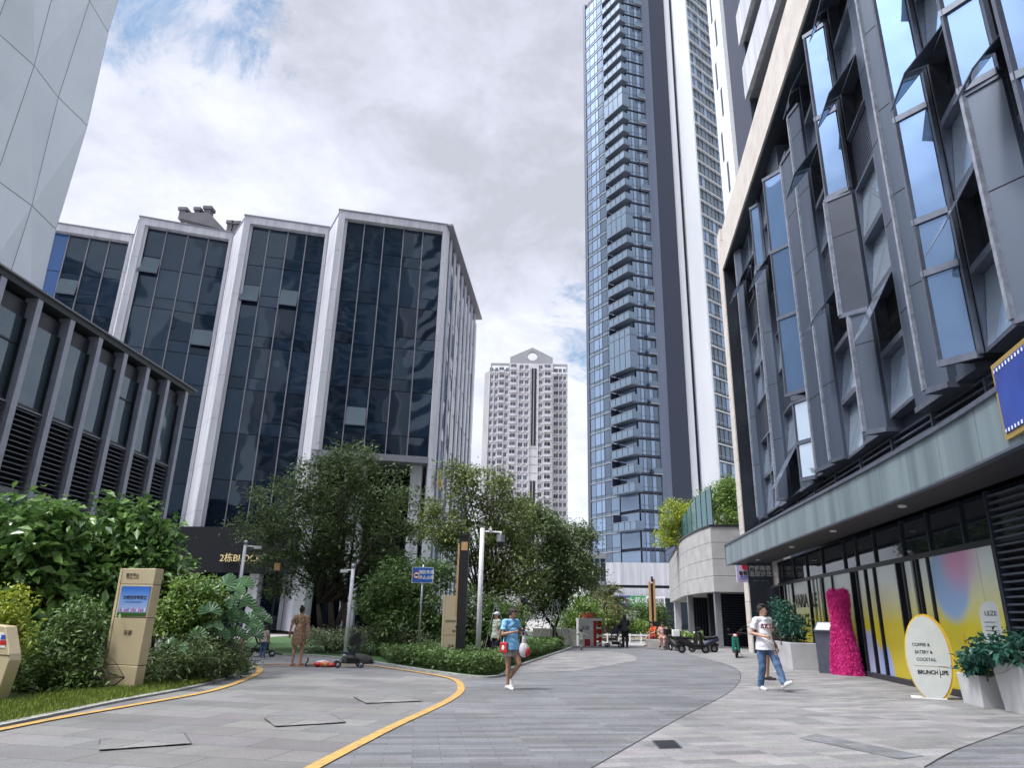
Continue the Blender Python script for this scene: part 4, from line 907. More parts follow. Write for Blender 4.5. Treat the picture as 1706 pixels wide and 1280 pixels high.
# small notices
def wsign(name,label,cat,Y,z0,z1,w_,m,txts,off=.1,face='side',group=None,proj=0):
    p=SW.at(ss(Y),off,0); r=empty(name,(p.x,p.y,z0),0,label,cat,group)
    return r
r=empty('shop_sign',(10.22,33.4,3.12),0,'small lilac hanging sign with a red round mark above the far end of the shops','sign')
mb=MB(); mb.box(-.40,.40,-.06,.06,0,.98,'lilac' if 'lilac' in M else 'white_paint'); mb.build('panel',None,r)
mat('lilac',(.55,.48,.66),rough=.35); r.children[0].data.materials[0]=M['lilac']
mb=MB(); mb.tube([(0,-.075,.70),(0,-.062,.70)],.15,'red_paint',20); mb.build('emblem',None,r)
text('智智家',.2,'ink_dark',(0,-.075,.40),(math.pi/2,0,0),r,bold=.004); mb=MB(); mb.box(-.26,.26,-.066,-.061,.15,.17,'sign_blue'); mb.box(-.26,.26,-.066,-.061,.22,.25,'sign_blue'); mb.build('rule',None,r)
mb=MB(); mb.box(.40,.6,-.03,.03,.2,.26,'dark_metal'); mb.box(.40,.6,-.03,.03,.7,.76,'dark_metal'); mb.build('bracket',None,r)
r=empty('shop_sign',(10.30,31.5,2.93),0,'dark blue shop sign with white lettering over the glass door beyond the mural','sign')
W2=Wall((10.1,31.4),(11.0,31.2)); mat('sign_slate',(.05,.065,.1),rough=.35)
mb=MB(); mb.box(-.52,.52,-.06,.06,0,.95,'sign_slate'); mb.build('panel',None,r); text('魔都美容\n造型沙龙',.235,'white_ink',(0,-.07,.56),(math.pi/2,0,0),r,bold=.006); text('BEAUTY SALON',.09,'chrome_grey',(0,-.07,.16),(math.pi/2,0,0),r); r.rotation_euler=(0,0,math.radians(-12))
# ---------------------------------------------------------------- LED screen with gold frame on the canopy
r=empty('led_screen',(6.98,9.5,3.9),0,'blue LED screen in a gold frame mounted on the canopy edge','screen')
w=Wall((6.98,9.5),(6.2,6.1)); off=Vector((6.98,9.5,3.9))
mb=MB(); w.box(mb,0,w.len,.02,.22,0,1.12,'gold_trim')
mb.build('frame',None,r).location=-Vector((off.x,off.y,0)); 
mb=MB(); w.box(mb,.08,w.len-.08,.222,.235,.08,1.04,'screen_blue'); mb.build('screen',None,r).location=-Vector((off.x,off.y,0))
m,N,L,pb=nt_of('led_dot_row'); tc=N.new('ShaderNodeTexCoord'); wv_=N.new('ShaderNodeTexBrick'); wv_.inputs['Scale'].default_value=1; wv_.inputs['Brick Width'].default_value=.1; wv_.inputs['Row Height'].default_value=.3; wv_.inputs['Mortar Size'].default_value=.03; wv_.offset=0
for k_,c_2 in (('Color1',(.8,.8,.85,1)),('Color2',(.7,.7,.8,1)),('Mortar',(.012,.05,.3,1))): wv_.inputs[k_].default_value=c_2
cbx=N.new('ShaderNodeCombineXYZ'); spx=N.new('ShaderNodeSeparateXYZ'); L.new(tc.outputs['Object'],spx.inputs[0]); L.new(spx.outputs[1],cbx.inputs[0]); cbx.inputs[1].default_value=.15; L.new(cbx.outputs[0],wv_.inputs['Vector']); L.new(wv_.outputs[0],pb.inputs['Base Color'])
for z in (.09,.97):
    mb=MB(); w.box(mb,.1,w.len-.1,.236,.239,z,z+.05,'led_dot_row'); mb.build('led_strip',None,r).location=-Vector((off.x,off.y,0))
# ---------------------------------------------------------------- residential tower above the right-hand building
ut=empty('balcony_tower',(16,38,0),0,'tall tower of white balcony parapets and navy recesses rising behind the stone roof band','building')
TW=Wall((13.1,41.0),(9.0,-10),side=1)
mb=MB(); TW.box(mb,1.2,TW.len,-14,-1.6,0,90,'navy_panel'); sub(mb,'core_wall',ut)
mb=MB()
for z in np.arange(18,90,1.5): TW.box(mb,0,3.7,-1.6,0,z+.01,z+1.49,'white_stone')
for i,z in enumerate(np.arange(19,90,3.0)): TW.box(mb,1.0+.9*(i%2),1.35+.9*(i%2),0,.03,z,z+2.2,'panel_dark')
sub(mb,'pier',ut)
mb=MB(); TW.box(mb,3.7,7.6,-1.6,-.25,18,90,'navy_panel'); sub(mb,'recess_wall',ut)
for i,z in enumerate(np.arange(30.6,92,4.2)):
    mb=MB(); a=7.3 if i%2 else 7.5; 
    b=a
    while b<TW.len: TW.box(mb,b+.01,b+2.2,-.25,0,z,z+2.3,'white_cladding'); b+=2.21
    TW.box(mb,a,TW.len,-1.7,-.25,z,z+.15,'chrome_grey'); ba=sub(mb,'balcony',ut)
    g=MB(); b=a+.2
    while b<TW.len-2: TW.pane(g,b,b+1.7,-1.55,z+.2,z+3.9,'glass_low'); b+=1.9
    o=g.build('glazing',None,ba)
# ---------------------------------------------------------------- foliage
def leafmesh(name,c,size,m,parent=None,aspect=.42,upb=.5,droop=.2,fold=.25,axis=None,loc=None,kind=None):
    c=np.asarray(c,float); n=len(c); size=np.broadcast_to(np.asarray(size,float),(n,))*(.55+.9*rng.random(n))
    nr=rng.normal(size=(n,3)); nr/=np.linalg.norm(nr,axis=1)[:,None]; nr[:,2]=np.abs(nr[:,2])+upb; nr/=np.linalg.norm(nr,axis=1)[:,None]
    ax=rng.normal(size=(n,3)) if axis is None else np.asarray(axis,float)+rng.normal(size=(n,3))*.25
    ax[:,2]-=droop; ax-=nr*(ax*nr).sum(1)[:,None]; ax/=np.linalg.norm(ax,axis=1)[:,None]
    sd=np.cross(nr,ax); s=size[:,None]
    v=np.empty((n,4,3)); v[:,0]=c; v[:,2]=c+ax*s-np.array([0,0,1])*s*droop*.4
    mid=c+ax*s*.48; v[:,1]=mid+sd*s*aspect*.5+nr*s*fold*.3; v[:,3]=mid-sd*s*aspect*.5+nr*s*fold*.3
    f=np.empty((n,6),np.int32); b=np.arange(n)*4
    f[:,0]=b;f[:,1]=b+1;f[:,2]=b+2;f[:,3]=b;f[:,4]=b+2;f[:,5]=b+3
    me=bpy.data.meshes.new(name); me.vertices.add(n*4); me.vertices.foreach_set('co',v.reshape(-1).astype(np.float32))
    me.loops.add(n*6); me.loops.foreach_set('vertex_index',f.reshape(-1)); me.polygons.add(n*2)
    me.polygons.foreach_set('loop_start',np.arange(n*2,dtype=np.int32)*3)
    try: me.polygons.foreach_set('loop_total',np.full(n*2,3,np.int32))
    except Exception: pass
    me.update(calc_edges=True); me.validate()
    me.materials.append(M[m]); o=bpy.data.objects.new(name,me); C.objects.link(o)
    if parent: o.parent=parent
    if loc: o.location=loc
    return o
def clumps(blobs,ncl,per,spread,shell=.75,flat=.8):
    """points in leafy clumps over a set of ellipsoids (cx,cy,cz,rx,ry,rz)"""
    out=[];cen=[]; vol=np.array([b[3]*b[4]+b[4]*b[5]+b[3]*b[5] for b in blobs]); vol=vol/vol.sum()
    for b,w in zip(blobs,vol):
        k=max(3,int(ncl*w)); d=rng.normal(size=(k,3)); d/=np.linalg.norm(d,axis=1)[:,None]
        r=shell+(1-shell)*rng.random(k)**.6*1.25; r[rng.random(k)<.22]*=.6
        p=d*r[:,None]*np.array(b[3:6])+np.array(b[:3]); cen.append(p)
        q=np.repeat(p,per,0)+rng.normal(size=(k*per,3))*spread*np.array([1,1,flat])*np.repeat(.6+.8*rng.random(k),per)[:,None]; out.append(q)
    return np.concatenate(out),np.concatenate(cen)
def limbs(mb,base,cen,r0,m='brown_trunk',n=14,fork=.45,stems=1,spreadb=.25):
    base=Vector(base); top=Vector(np.mean(cen,0)); idx=rng.choice(len(cen),min(n,len(cen)),replace=False)
    for s_ in range(stems):
        b=base+Vector((rng.normal()*spreadb,rng.normal()*spreadb,0))*(stems>1); t=base.lerp(top,fork)+Vector((rng.normal()*spreadb*2,rng.normal()*spreadb,0)); t.z=base.z+(top.z-base.z)*fork*rng.uniform(.85,1.1)
        mid=b.lerp(t,.5)+Vector((rng.normal()*.08,rng.normal()*.08,0)); r=r0*(1 if stems==1 else rng.uniform(.6,1))
        mb.tube([b-Vector((0,0,.1)),b+Vector((0,0,.1)),mid,t],[r*1.3,r,r*.85,r*.65],m,8)
        for i in idx[s_::stems]:
            e=Vector(cen[i]); k=t.lerp(e,.5)+Vector((rng.normal()*.15,rng.normal()*.15,rng.normal()*.1+.1))
            mb.tube([t,k,e],[r*.45,r*.28,r*.08],m,5)
def tree(name,base,blobs,label,cat='tree',ncl=150,per=60,spread=.28,leaf=.16,m='leaf_dark',r0=.16,group=None,stems=1,n=16,fork=.45,aspect=.42,droop=.25,shell=.72,upb=.5,limbm='brown_trunk'):
    r=empty(name,base,0,label,cat,group); b=Vector(base); bl=[(x-b.x,y-b.y,z-b.z,a,c,d) for x,y,z,a,c,d in blobs]
    pts,cen=clumps(bl,ncl,per,spread,shell); pts=pts[pts[:,2]>.03]
    mb=MB(); limbs(mb,(0,0,0),cen,r0,limbm,n,fork,stems); tr_=mb.build('trunk' if cat=='tree' else 'stem',None,r,True)
    if cat!='tree': tr_['kind']='stuff'
    leafmesh('crown' if cat=='tree' else 'foliage',pts,leaf,m,r,aspect=aspect,droop=droop,upb=upb)
    return r
leafmat('leaf_dark',(.165,.235,.08),(.055,.09,.042))
leafmat('leaf_mid',(0.17, 0.27, 0.075),(0.06, 0.11, 0.035))
leafmat('leaf_bright',(0.26, 0.38, 0.08),(0.09, 0.17, 0.04))
leafmat('leaf_big',(0.24, 0.4, 0.11),(0.07, 0.15, 0.05),rough=.28)
leafmat('leaf_yellow',(0.46, 0.5, 0.05),(0.18, 0.27, 0.035))
leafmat('leaf_olive',(.24,.30,.09),(0.09, 0.12, 0.045))
leafmat('leaf_fan',(0.13, 0.25, 0.11),(0.06, 0.13, 0.06),rough=.35)
leafmat('leaf_teal',(.04,.14,.10),(.02,.075,.055),rough=.35)
leafmat('leaf_varieg',(.40,.44,.26),(.08,.13,.05))
leafmat('grass_blade',(0.3, 0.38, 0.07),(0.12, 0.18, 0.035),tr=.15)
leafmat('palm_leaf',(.28,.30,.14),(.12,.16,.07))
def B(px,py,Y,rx,ry,rz): p=P(px,py,Y); return (p.x,p.y,p.z,rx,ry,rz)
# the two large-leaved trees on the left bed
tree('broadleaf_shrub',(-9.6,16.2,0),[B(20,893,16,1.0,1,.80),B(88,893,16.2,.62,.8,.62),B(-20,960,16,1.1,1,1.0),B(70,965,16.5,.95,1,.9),B(125,1000,16.5,.6,.8,.7),B(60,1050,16.3,1.0,.8,.7)],'big glossy-leaved shrub at the left edge, in front of the finned building','shrub',ncl=250,per=30,spread=.22,leaf=.29,m='leaf_big',r0=.1,stems=4,aspect=.5,droop=.45,n=24)
tree('broadleaf_shrub',(-8.9,18.3,0),[B(205,878,18,.62,.8,.50),B(255,898,18.2,.45,.6,.42),B(195,935,18,.9,1,.7),B(250,955,18,.6,.8,.7),B(195,1010,18,.9,.8,.7)],'large glossy-leaved shrub rising behind the tall beige totem','shrub',ncl=220,per=32,spread=.2,leaf=.25,m='leaf_big',r0=.09,stems=4,aspect=.48,droop=.45,n=22)
tree('yellow_shrub',(-8.75,12.6,0),[B(8,1020,12.6,.42,.4,.45),B(25,1060,12.6,.3,.35,.4),B(-10,1060,12.6,.4,.4,.5)],'yellow green shrub cut by the left edge behind the low beige kiosk','shrub',ncl=110,per=24,spread=.10,leaf=.085,m='leaf_yellow',r0=.03,stems=3,n=12)
tree('round_shrub',(-8.0,13.7,0),[B(98,1100,13.8,.66,.6,.55),B(138,1045,14.2,.38,.5,.5),B(70,1130,13.6,.5,.5,.35),B(118,1150,13.5,.36,.5,.3)],'mid green bushy shrub left of the tall beige totem','shrub',ncl=260,per=30,spread=.11,leaf=.10,m='leaf_mid',r0=.03,stems=4,n=16)
tree('round_shrub',(-7.3,16.4,0),[B(320,1010,16.6,.62,.6,.6),B(300,1040,16.4,.4,.5,.4),B(350,1000,16.8,.3,.4,.35)],'rounded light green shrub right of the tall beige totem','shrub',ncl=200,per=30,spread=.11,leaf=.11,m='leaf_bright',r0=.04,stems=3,n=14)
tree('low_shrub',(-6.9,15.6,0),[B(275,1110,15.1,.5,.5,.32),B(325,1100,15.8,.6,.5,.4),B(365,1095,17,.5,.5,.4),B(390,1108,18.2,.4,.4,.25)],'low dark fern-like shrub along the lawn right of the totem','shrub',ncl=230,per=26,spread=.12,leaf=.12,m='leaf_dark',r0=.02,stems=4,n=12,aspect=.25)
# fan-leaved plant
def fanplant(name,base,fr,label,m='leaf_fan',R=.55,group=None,stalkm='brown_trunk'):
    r=empty(name,base,0,label,'plant',group); b=Vector(base); mb=MB(); vs=MB()
    for (x,y,z,s) in fr:
        t=Vector((x,y,z))-b; k=t*.5+Vector((0,0,.12)); mb.tube([(0,0,0),k,t],[.018,.014,.009],stalkm,5)
        out=Vector((t.x*.5+rng.normal()*.35,-.9+rng.normal()*.3,.35+rng.random()*.5)).normalized(); sd=out.cross(Vector((0,0,1))).normalized(); up=sd.cross(out).normalized()
        if up.z<0: up=-up
        # leaf plane spanned by sd and up', pleated
        nrm=out; a0=-1.9; n=22; pts=[]
        for i in range(n+1):
            a=a0+3.8*i/n; rr=s*(1.0-.10*(i%2)-.2*abs(i/n-.5))
            p=t+(up*math.cos(a)+sd*math.sin(a))*rr+nrm*(.06*s if i%2 else -.02*s)-Vector((0,0,.16*rr*abs(math.sin(a))))
            pts.append(p)
        for i in range(n): vs.face([t,pts[i],pts[i+1]],m)
    mb.build('stalk',None,r); o=vs.build('foliage',None,r); clean(o,.0005)
    return r
fr=[]
for (px,py,Y,s) in [(345,985,17.5,.42),(375,975,18,.45),(400,1000,18.5,.42),(380,1030,18,.42),(350,1020,17.2,.38),(415,1035,19,.40),(395,1060,18.5,.42),(365,1060,17.5,.38),(330,1060,17,.3),(390,985,18.2,.4),(410,1010,18.8,.4),(425,1045,19.6,.36),(398,1035,18.3,.4),(440,1035,20.2,.34),(375,1010,17.8,.38),(355,1045,17.3,.34),(425,1060,19.5,.33),(405,975,19.2,.42),(430,1025,20,.32),(280,1075,16.4,.26),(300,1085,16.4,.25),(350,1085,17.6,.33)]:
    p=P(px,py,Y-1.1); fr.append((p.x,p.y,max(.25,p.z),s*.74))
fanplant('fan_plant',(-7.3,18.2,0),fr,'fan-leaved plant with grey green pleated leaves at the end of the left bed')
# lawn strip
def scatter_poly(pts,n,seed=0):
    pts=[(p[0],p[1]) for p in pts]; xs=[p[0] for p in pts]; ys=[p[1] for p in pts]; P_=np.array(pts); out=[]
    x=rng.uniform(min(xs),max(xs),n*3); y=rng.uniform(min(ys),max(ys),n*3); ins=np.zeros(n*3,bool); j=len(P_)-1
    for i in range(len(P_)):
        xi,yi=P_[i]; xj,yj=P_[j]; c=((yi>y)!=(yj>y))&(x<(xj-xi)*(y-yi)/((yj-yi) or 1e-9)+xi); ins^=c; j=i
    return np.stack([x,y],1)[ins][:n]
def grass(name,poly,n,h,z,m='grass_blade'):
    q=scatter_poly(poly,n); c=np.concatenate([q,np.full((len(q),1),z)],1); a=np.zeros((len(q),3)); a[:,2]=1.0; a[:,:2]=rng.normal(size=(len(q),2))*.35
    o=leafmesh(name,c,h,m,None,aspect=.12,upb=-.5,droop=-.3,axis=a); return tag(o,kind='stuff')
gp=[(p.x-.03,p.y) for p in lb]+[(-7.9,20),(-7.6,15),(-8.0,12),(-8.4,9)]
tag(grass('grass',gp,30000,.075,.03),'short yellow green grass along the kerb of the left bed','grass')
fence=None
# hedges
def hedge(name,poly,h,label,n=9000,m='leaf_mid',leaf=.085,group=None,z0=.05):
    q=scatter_poly(poly,n); c=q.mean(0); r=empty(name,(c[0],c[1],0),0,label,'hedge',group)
    wob=.82+.22*np.sin(q[:,0]*2.3+1.3*np.sin(q[:,1]*1.7))*np.cos(q[:,1]*1.9)
    t=rng.random(len(q))**.45; z=z0+t*h*wob+rng.normal(size=len(q))*.02
    pts=np.stack([q[:,0]-c[0],q[:,1]-c[1],z],1); leafmesh('foliage',pts,leaf,m,r,aspect=.4,upb=.55,droop=.0)
    mb=MB()
    for i in range(60):
        k=rng.integers(len(q)); mb.tube([(q[k,0]-c[0],q[k,1]-c[1],0),(q[k,0]-c[0]+rng.normal()*.05,q[k,1]-c[1]+rng.normal()*.05,h*.7)],[.008,.004],'brown_trunk',4)
    mb.build('stem',None,r)['kind']='stuff'; return r
bl=[Vector((p.x,p.y,0)) for p in bedp]
i0=14; fe=[(p.x,p.y+.14) for p in bl if -5.3<p.x<-.3 and p.y<22.5]
hedge('front_hedge',fe+[(-.45,21.3),(-1.6,24.5),(-5.2,26.5)],.52,'dark green front hedge along the yellow line between the stroller and the walking woman',n=30000,leaf=.10)
se=[(p.x-.14,p.y) for p in bl if p.x>-.35 and p.y<36]
hedge('side_hedge',se+[(.9,36),(-.6,27),(-1.2,22.5)],.5,'dark hedge on the right of the tree bed, tapering away behind the walking woman',n=22000,leaf=.11,m='leaf_mid')
hedge('variegated_hedge',[(-8.2,27),(-3.2,25.2),(-3.0,27.5),(-8.2,30)],.95,'pale variegated hedge behind the stroller and the white lamp post',n=9000,m='leaf_varieg',leaf=.12)
hedge('far_hedge',[(2.7,52),(8.6,50),(8.8,52),(2.7,54)],1.35,'bright low hedge in front of the far shops',n=12000,m='leaf_bright',leaf=.15)
hedge('planter_hedge',[(7.0,39.0),(8.6,37.4),(9.3,38.4),(7.4,40.2)],1.0,'hedge growing from the stone planter behind the seated women',n=5000,m='leaf_bright',leaf=.13)
# trees in the middle bed
tree('dark_tree',(-7.4,29.5,0),[B(560,800,30,1.7,1.6,1.1),B(480,830,30,1.5,1.4,1.0),B(640,830,30,1.5,1.4,1.1),B(430,880,30,1.0,1.1,.8),B(520,890,29.5,1.8,1.4,1.1),B(620,890,29.5,1.8,1.4,1.1),B(470,950,29.5,1.2,1.1,1.0),B(560,960,30,1.3,1.1,.9),B(650,950,30,.9,1,.9),B(590,770,30,1,1,.5)],'wide dark-crowned tree with several leaning stems in front of the office block entrance','tree',ncl=380,per=66,spread=.24,leaf=.17,m='leaf_dark',r0=.2,stems=4,n=36,fork=.4,aspect=.36)
tree('tall_tree',(-1.5,33.5,0),[B(800,815,34,1.5,1.4,1.0),B(740,880,34,1.2,1.2,.9),B(850,870,34,1.3,1.3,1.1),B(790,900,34,1.6,1.4,1.0),B(860,950,34,1.2,1.2,1.2),B(760,790,34,.7,.7,.5),B(820,960,34,1.3,1.0,.9),B(720,850,34,.6,.7,.4)],'tallest sparse tree behind the black light column and camera post','tree',ncl=320,per=62,spread=.28,leaf=.19,m='leaf_olive',r0=.16,stems=3,n=34,fork=.4,aspect=.36)
tree('small_tree',(1.5,38,0),[B(900,900,38,1.5,1.4,1.2),B(940,950,38,1.4,1.3,1.2),B(900,990,38,1.3,1.2,1.1),B(960,900,39,1.0,1.0,.8),B(880,850,38,.8,.9,.6),B(975,960,40,.7,.8,.7)],'darker rounded tree with a propped trunk, right of the tallest tree','tree',ncl=360,per=76,spread=.28,leaf=.19,m='leaf_dark',r0=.14,stems=2,n=28,fork=.4,aspect=.36)
tree('bank_shrub',(-4.6,26.8,0),[B(670,970,27,1.1,1.0,.8),B(640,1000,27,.9,.9,.8),B(700,1010,27,1.1,.9,.8),B(720,960,28,.8,.8,.6),B(660,1050,26.5,1.0,.8,.7),B(720,1055,26.5,.8,.8,.6)],'tall mixed green shrub behind the blue sign','shrub',ncl=330,per=40,spread=.19,leaf=.15,m='leaf_mid',r0=.05,stems=5,n=30)
tree('bank_shrub',(-1.6,27.2,0),[B(790,1020,27.5,.9,.8,.8),B(840,1040,27.8,.9,.8,.7),B(760,1050,27,.7,.8,.6)],'shadowed shrub between the black light column and the walking woman','shrub',ncl=220,per=36,spread=.2,leaf=.16,m='leaf_dark',r0=.05,stems=5,n=24)
tree('bank_shrub',(2.6,43.5,0),[B(965,1020,43,.9,.8,1.0),B(985,1035,43,.8,.8,.8),B(950,1040,42,.8,.8,.8)],'light yellow green shrub behind the red and white booth','shrub',ncl=220,per=34,spread=.2,leaf=.16,m='leaf_bright',r0=.05,stems=4,n=24)
tree('bank_shrub',(5.0,51,0),[B(1020,1035,51,1.3,.9,1.1),B(1000,1045,51,1.0,.9,.8)],'rounded olive green shrub below the far palm','shrub',ncl=180,per=34,spread=.24,leaf=.18,m='leaf_olive',r0=.05,stems=4,n=24)
tree('clipped_shrub',(7.7,53,0),[B(1075,1030,53,.8,.7,1.2)],'clipped green shrub left of the paired lamp posts, before the white shop sign','shrub',ncl=90,per=36,spread=.2,leaf=.16,m='leaf_mid',r0=.05,stems=2,n=14)
tree('clipped_shrub',(9.0,53,0),[B(1100,1038,53,.7,.6,1.1)],'clipped green shrub right of the paired lamp posts','shrub',ncl=90,per=36,spread=.2,leaf=.16,m='leaf_mid',r0=.05,stems=2,n=14)
# palms
def palm(name,base,top,n,L,label,m='palm_leaf',R=.13):
    r=empty(name,base,0,label,'palm'); b=Vector(base); t=Vector(top)-b; mb=MB(); mb.tube([(0,0,-.05),t*.5+Vector((.03,0,0)),t],[R*1.3,R,R*.9],'brown_trunk',9); mb.build('trunk',None,r)
    cs=[];axs=[]; sz=[]; st=MB()
    for i in range(n):
        a=2.4*i+rng.random(); e=rng.uniform(-.1,1.25); d=Vector((math.cos(a)*math.cos(e),math.sin(a)*math.cos(e),math.sin(e))); pts=[]
        for k in range(9): s=k/8*L*rng.uniform(.97,1.03); pts.append(t+d*s-Vector((0,0,.42*s*s/L)))
        st.tube(pts,[.022-.002*k for k in range(9)],m,4)
        side=d.cross(Vector((0,0,1))).normalized()
        for k in range(4,26):
            s=k/26*8; j=min(7,int(s)); p=pts[j].lerp(pts[j+1],s-j); tg=(pts[j+1]-pts[j]).normalized()
            for sg in (-1,1): cs.append(tuple(p)); axs.append(tuple(side*sg+tg*.7-Vector((0,0,.25)))); sz.append(L*.34*(1-.5*abs(k/26-.45)))
    st.build('rib',None,r); leafmesh('crown',cs,np.array(sz),m,r,aspect=.10,upb=.3,droop=.15,axis=np.array(axs)); return r
palm('palm_tree',(5.35,48,0),(5.3,48,2.6),24,1.7,'feathery palm standing left of the far shops')
palm('palm_tree',(-3.9,27.0,0),(-3.85,27,1.3),16,.9,'small palm with upright pale fronds between the blue sign and the small beige totem',m='leaf_bright',R=.07)
palm('palm_tree',(-5.3,27.4,0),(-5.25,27.4,1.35),16,.9,'small palm left of the blue sign post',m='leaf_bright',R=.07)
palm('palm_tree',(-.9,26,0),(-.85,26,1.3),16,1.0,'small palm just right of the white camera post',m='leaf_mid',R=.08)
# terrace planting
tree('terrace_shrub',(11.9,50,6.4),[B(1120,860,50,.8,1,1.0),B(1108,900,51,.7,1,1.3),B(1145,865,50,.9,1,1.0),B(1130,915,50,.8,.9,1.2),B(1110,940,51,.6,.8,.9)],'yellowish shrub spilling over the left side of the stone terrace','shrub',ncl=260,per=40,spread=.22,leaf=.17,m='leaf_yellow',r0=.08,stems=3,n=20)
tree('terrace_tree',(13.4,45.5,6.4),[B(1195,840,46,1.2,1,1.1),B(1222,830,46,.9,1,1.1),B(1175,850,46,.8,.9,.9),B(1215,870,45,1.1,.9,.8),B(1210,812,46,.7,.7,.6)],'dense bright green tree on the stone terrace beside the stone pier','tree',ncl=280,per=44,spread=.22,leaf=.16,m='leaf_bright',r0=.1,stems=2,n=20)
# timber props round the small tree
r=empty('tree_prop',(1.5,37,0),0,'bamboo props leaning together round the trunk of the darker rounded tree','support')
for (dx,dy) in ((-.9,-.3),(-.3,-.6),(.6,-.5),(1.0,0),(.1,.5)):
    mb=MB(); mb.tube([(dx,dy,0),(dx*.15,dy*.15,2.3)],.025,'chrome_grey',6); mb.build('pole',None,r)
r=empty('tree_prop',(-.9,25.3,0),0,'thin pale stakes propping a small tree behind the walking woman','support')
for (x0,x1) in ((.7,-.1),(.25,-.1),(-.5,-.1)):
    mb=MB(); mb.tube([(x0,0,0),(x1,.1,1.9)],.018,'chrome_grey',6); mb.build('pole',None,r)
# ---------------------------------------------------------------- signs, posts and furniture
RX=math.pi/2
# tall beige totem, leaning sheet shape
def totem(name,base,rz,h,wb,wt,dep,label,scr,lines):
    r=empty(name,base,rz,label,'sign')
    def sect(z0,z1,mname,part):
        f=lambda z:(z/h); mb=MB(); 
        def xs(z): return (-wb/2+(-wt/2+wb/2-.02)*0-(.04*f(z)), wb/2+(wt-wb)*f(z))
        a0,b0=xs(z0); a1,b1=xs(z1)
        mb.hexa([(a0,0,z0),(b0,0,z0),(b0,dep,z0),(a0,dep,z0)],[(a1,0,z1),(b1,0,z1),(b1,dep,z1),(a1,dep,z1)],mname); return mb.build(part,None,r)
    g=.012
    for z0,z1 in lines: bevel(sect(z0*h+g/2,z1*h-g/2,'beige_metal','body_panel'),.006)
    mb=MB(); mb.hexa([(-wb/2-.10,.04,0),(-wb/2-.012,.0,0),(-wb/2-.012,dep,0),(-wb/2-.1,dep,0)],[(-wb/2-.14,.04,h),(-wb/2-.052,.0,h),(-wb/2-.052,dep,h),(-wb/2-.14,dep,h)],'beige_sun_side'); mb.build('side_fin',None,r)
    mb=MB(); mb.box(-wb/2-.05,wb/2,.03,dep-.03,0.0,h-.05,'ink_dark'); mb.build('frame',None,r)
    return r
t=totem('totem_sign',(-7.50,14.05,0.03),math.radians(-14),2.17,.70,.72,.22,'tall beige totem sign with a blue screen, on the lawn at the left',None,[(0,.19),(.19,.56+.02),(.58,.86),(.86,1.0)])
m,N,L,pb=nt_of('totem_screen'); tc=N.new('ShaderNodeTexCoord'); sp=N.new('ShaderNodeSeparateXYZ'); L.new(tc.outputs['Generated'],sp.inputs[0]); cr=N.new('ShaderNodeValToRGB'); L.new(sp.outputs[2],cr.inputs[0])
e=cr.color_ramp.elements; e[0].position=0; e[0].color=(.03,.10,.02,1); e[1].position=1; e[1].color=(.03,.14,.5,1); x=e.new(.10); x.color=(.06,.14,.03,1); x=e.new(.14); x.color=(.42,.45,.62,1); x=e.new(.55); x.color=(.22,.36,.68,1)
n_=N.new('ShaderNodeTexNoise'); n_.inputs['Scale'].default_value=5; L.new(tc.outputs['Generated'],n_.inputs['Vector']); mx=N.new('ShaderNodeMix'); mx.data_type='RGBA'; L.new(n_.outputs[0],mx.inputs['Factor']); L.new(cr.outputs[0],mx.inputs['A']); mx.inputs['B'].default_value=(.30,.42,.66,1); mx.blend_type='SOFT_LIGHT'; L.new(mx.outputs['Result'],pb.inputs['Base Color']); pb.inputs['Roughness'].default_value=.2
mb=MB(); mb.hexa([(-.32,-.012,1.29),(.325,-.012,1.29),(.325,-.002,1.29),(-.32,-.002,1.29)],[(-.325,-.012,1.83),(.335,-.012,1.83),(.335,-.002,1.83),(-.325,-.002,1.83)],'totem_screen'); sc_=mb.build('screen',None,t)
text('文明宝安等您来',.078,'ink_dark',(.02,-.014,1.62),(RX,0,0),sc_,extrude=.001,bold=.001); text('A CITY OF CIVILITY',.046,'sign_blue',(.0,-.014,1.54),(RX,0,0),sc_,extrude=.001)
mb=MB()
for i in range(15):
    x=-.30+i*.041; h_=.03+.03*((i*7)%3)/2; mb.box(x,x+.022,-.0145,-.0125,1.37,1.37+h_,['red_paint','sign_blue','white_ink','pink_fur'][i%4])
mb.build('skyline',None,sc_)
text('壹方中心',.075,'ink_dark',(-.14,-.004,2.04),(RX,0,0),t,extrude=.001,bold=.001); text('UNIWALK CENTRE',.034,'ink_dark',(-.13,-.004,1.985),(RX,0,0),t,extrude=.001)
text('乐都',.10,'ink_dark',(.0,-.004,.98),(RX,0,0),t,extrude=.001)
# low kiosk at the left edge
kk=empty('map_kiosk',(-8.29,11.75,0.03),math.radians(-20),'low beige map kiosk with sloping colourful top, cut by the left edge','kiosk')
mb=MB(); pr=[(-.0,0),(.30,.02),(.40,.62),(.36,.72),(.12,1.12),(-.6,1.16),(-.6,0)]
mb.hexa([(x-.05,0,z) for x,z in pr],[(x-.05,.2,z) for x,z in pr],'beige_metal'); bevel(mb.build('body',None,kk),.012)
mb=MB(); mb.hexa([(-.45,-.008,.80),(.20,-.008,.80),(.20,-.001,.80),(-.45,-.001,.80)],[(-.45,-.008,1.02),(.10,-.008,1.02),(.10,-.001,1.02),(-.45,-.001,1.02)],'white_paint'); mb.build('map_panel',None,kk)
mb=MB(); mb.box(.06,.15,-.012,-.009,.92,.99,'sign_blue'); mb.box(.06,.19,-.012,-.009,.84,.91,'red_paint'); mb.build('map_marks',None,kk); mb=MB(); mb.box(-.6,.355,-.006,-.001,.69,.70,'ink_dark'); mb.build('seam',None,kk)
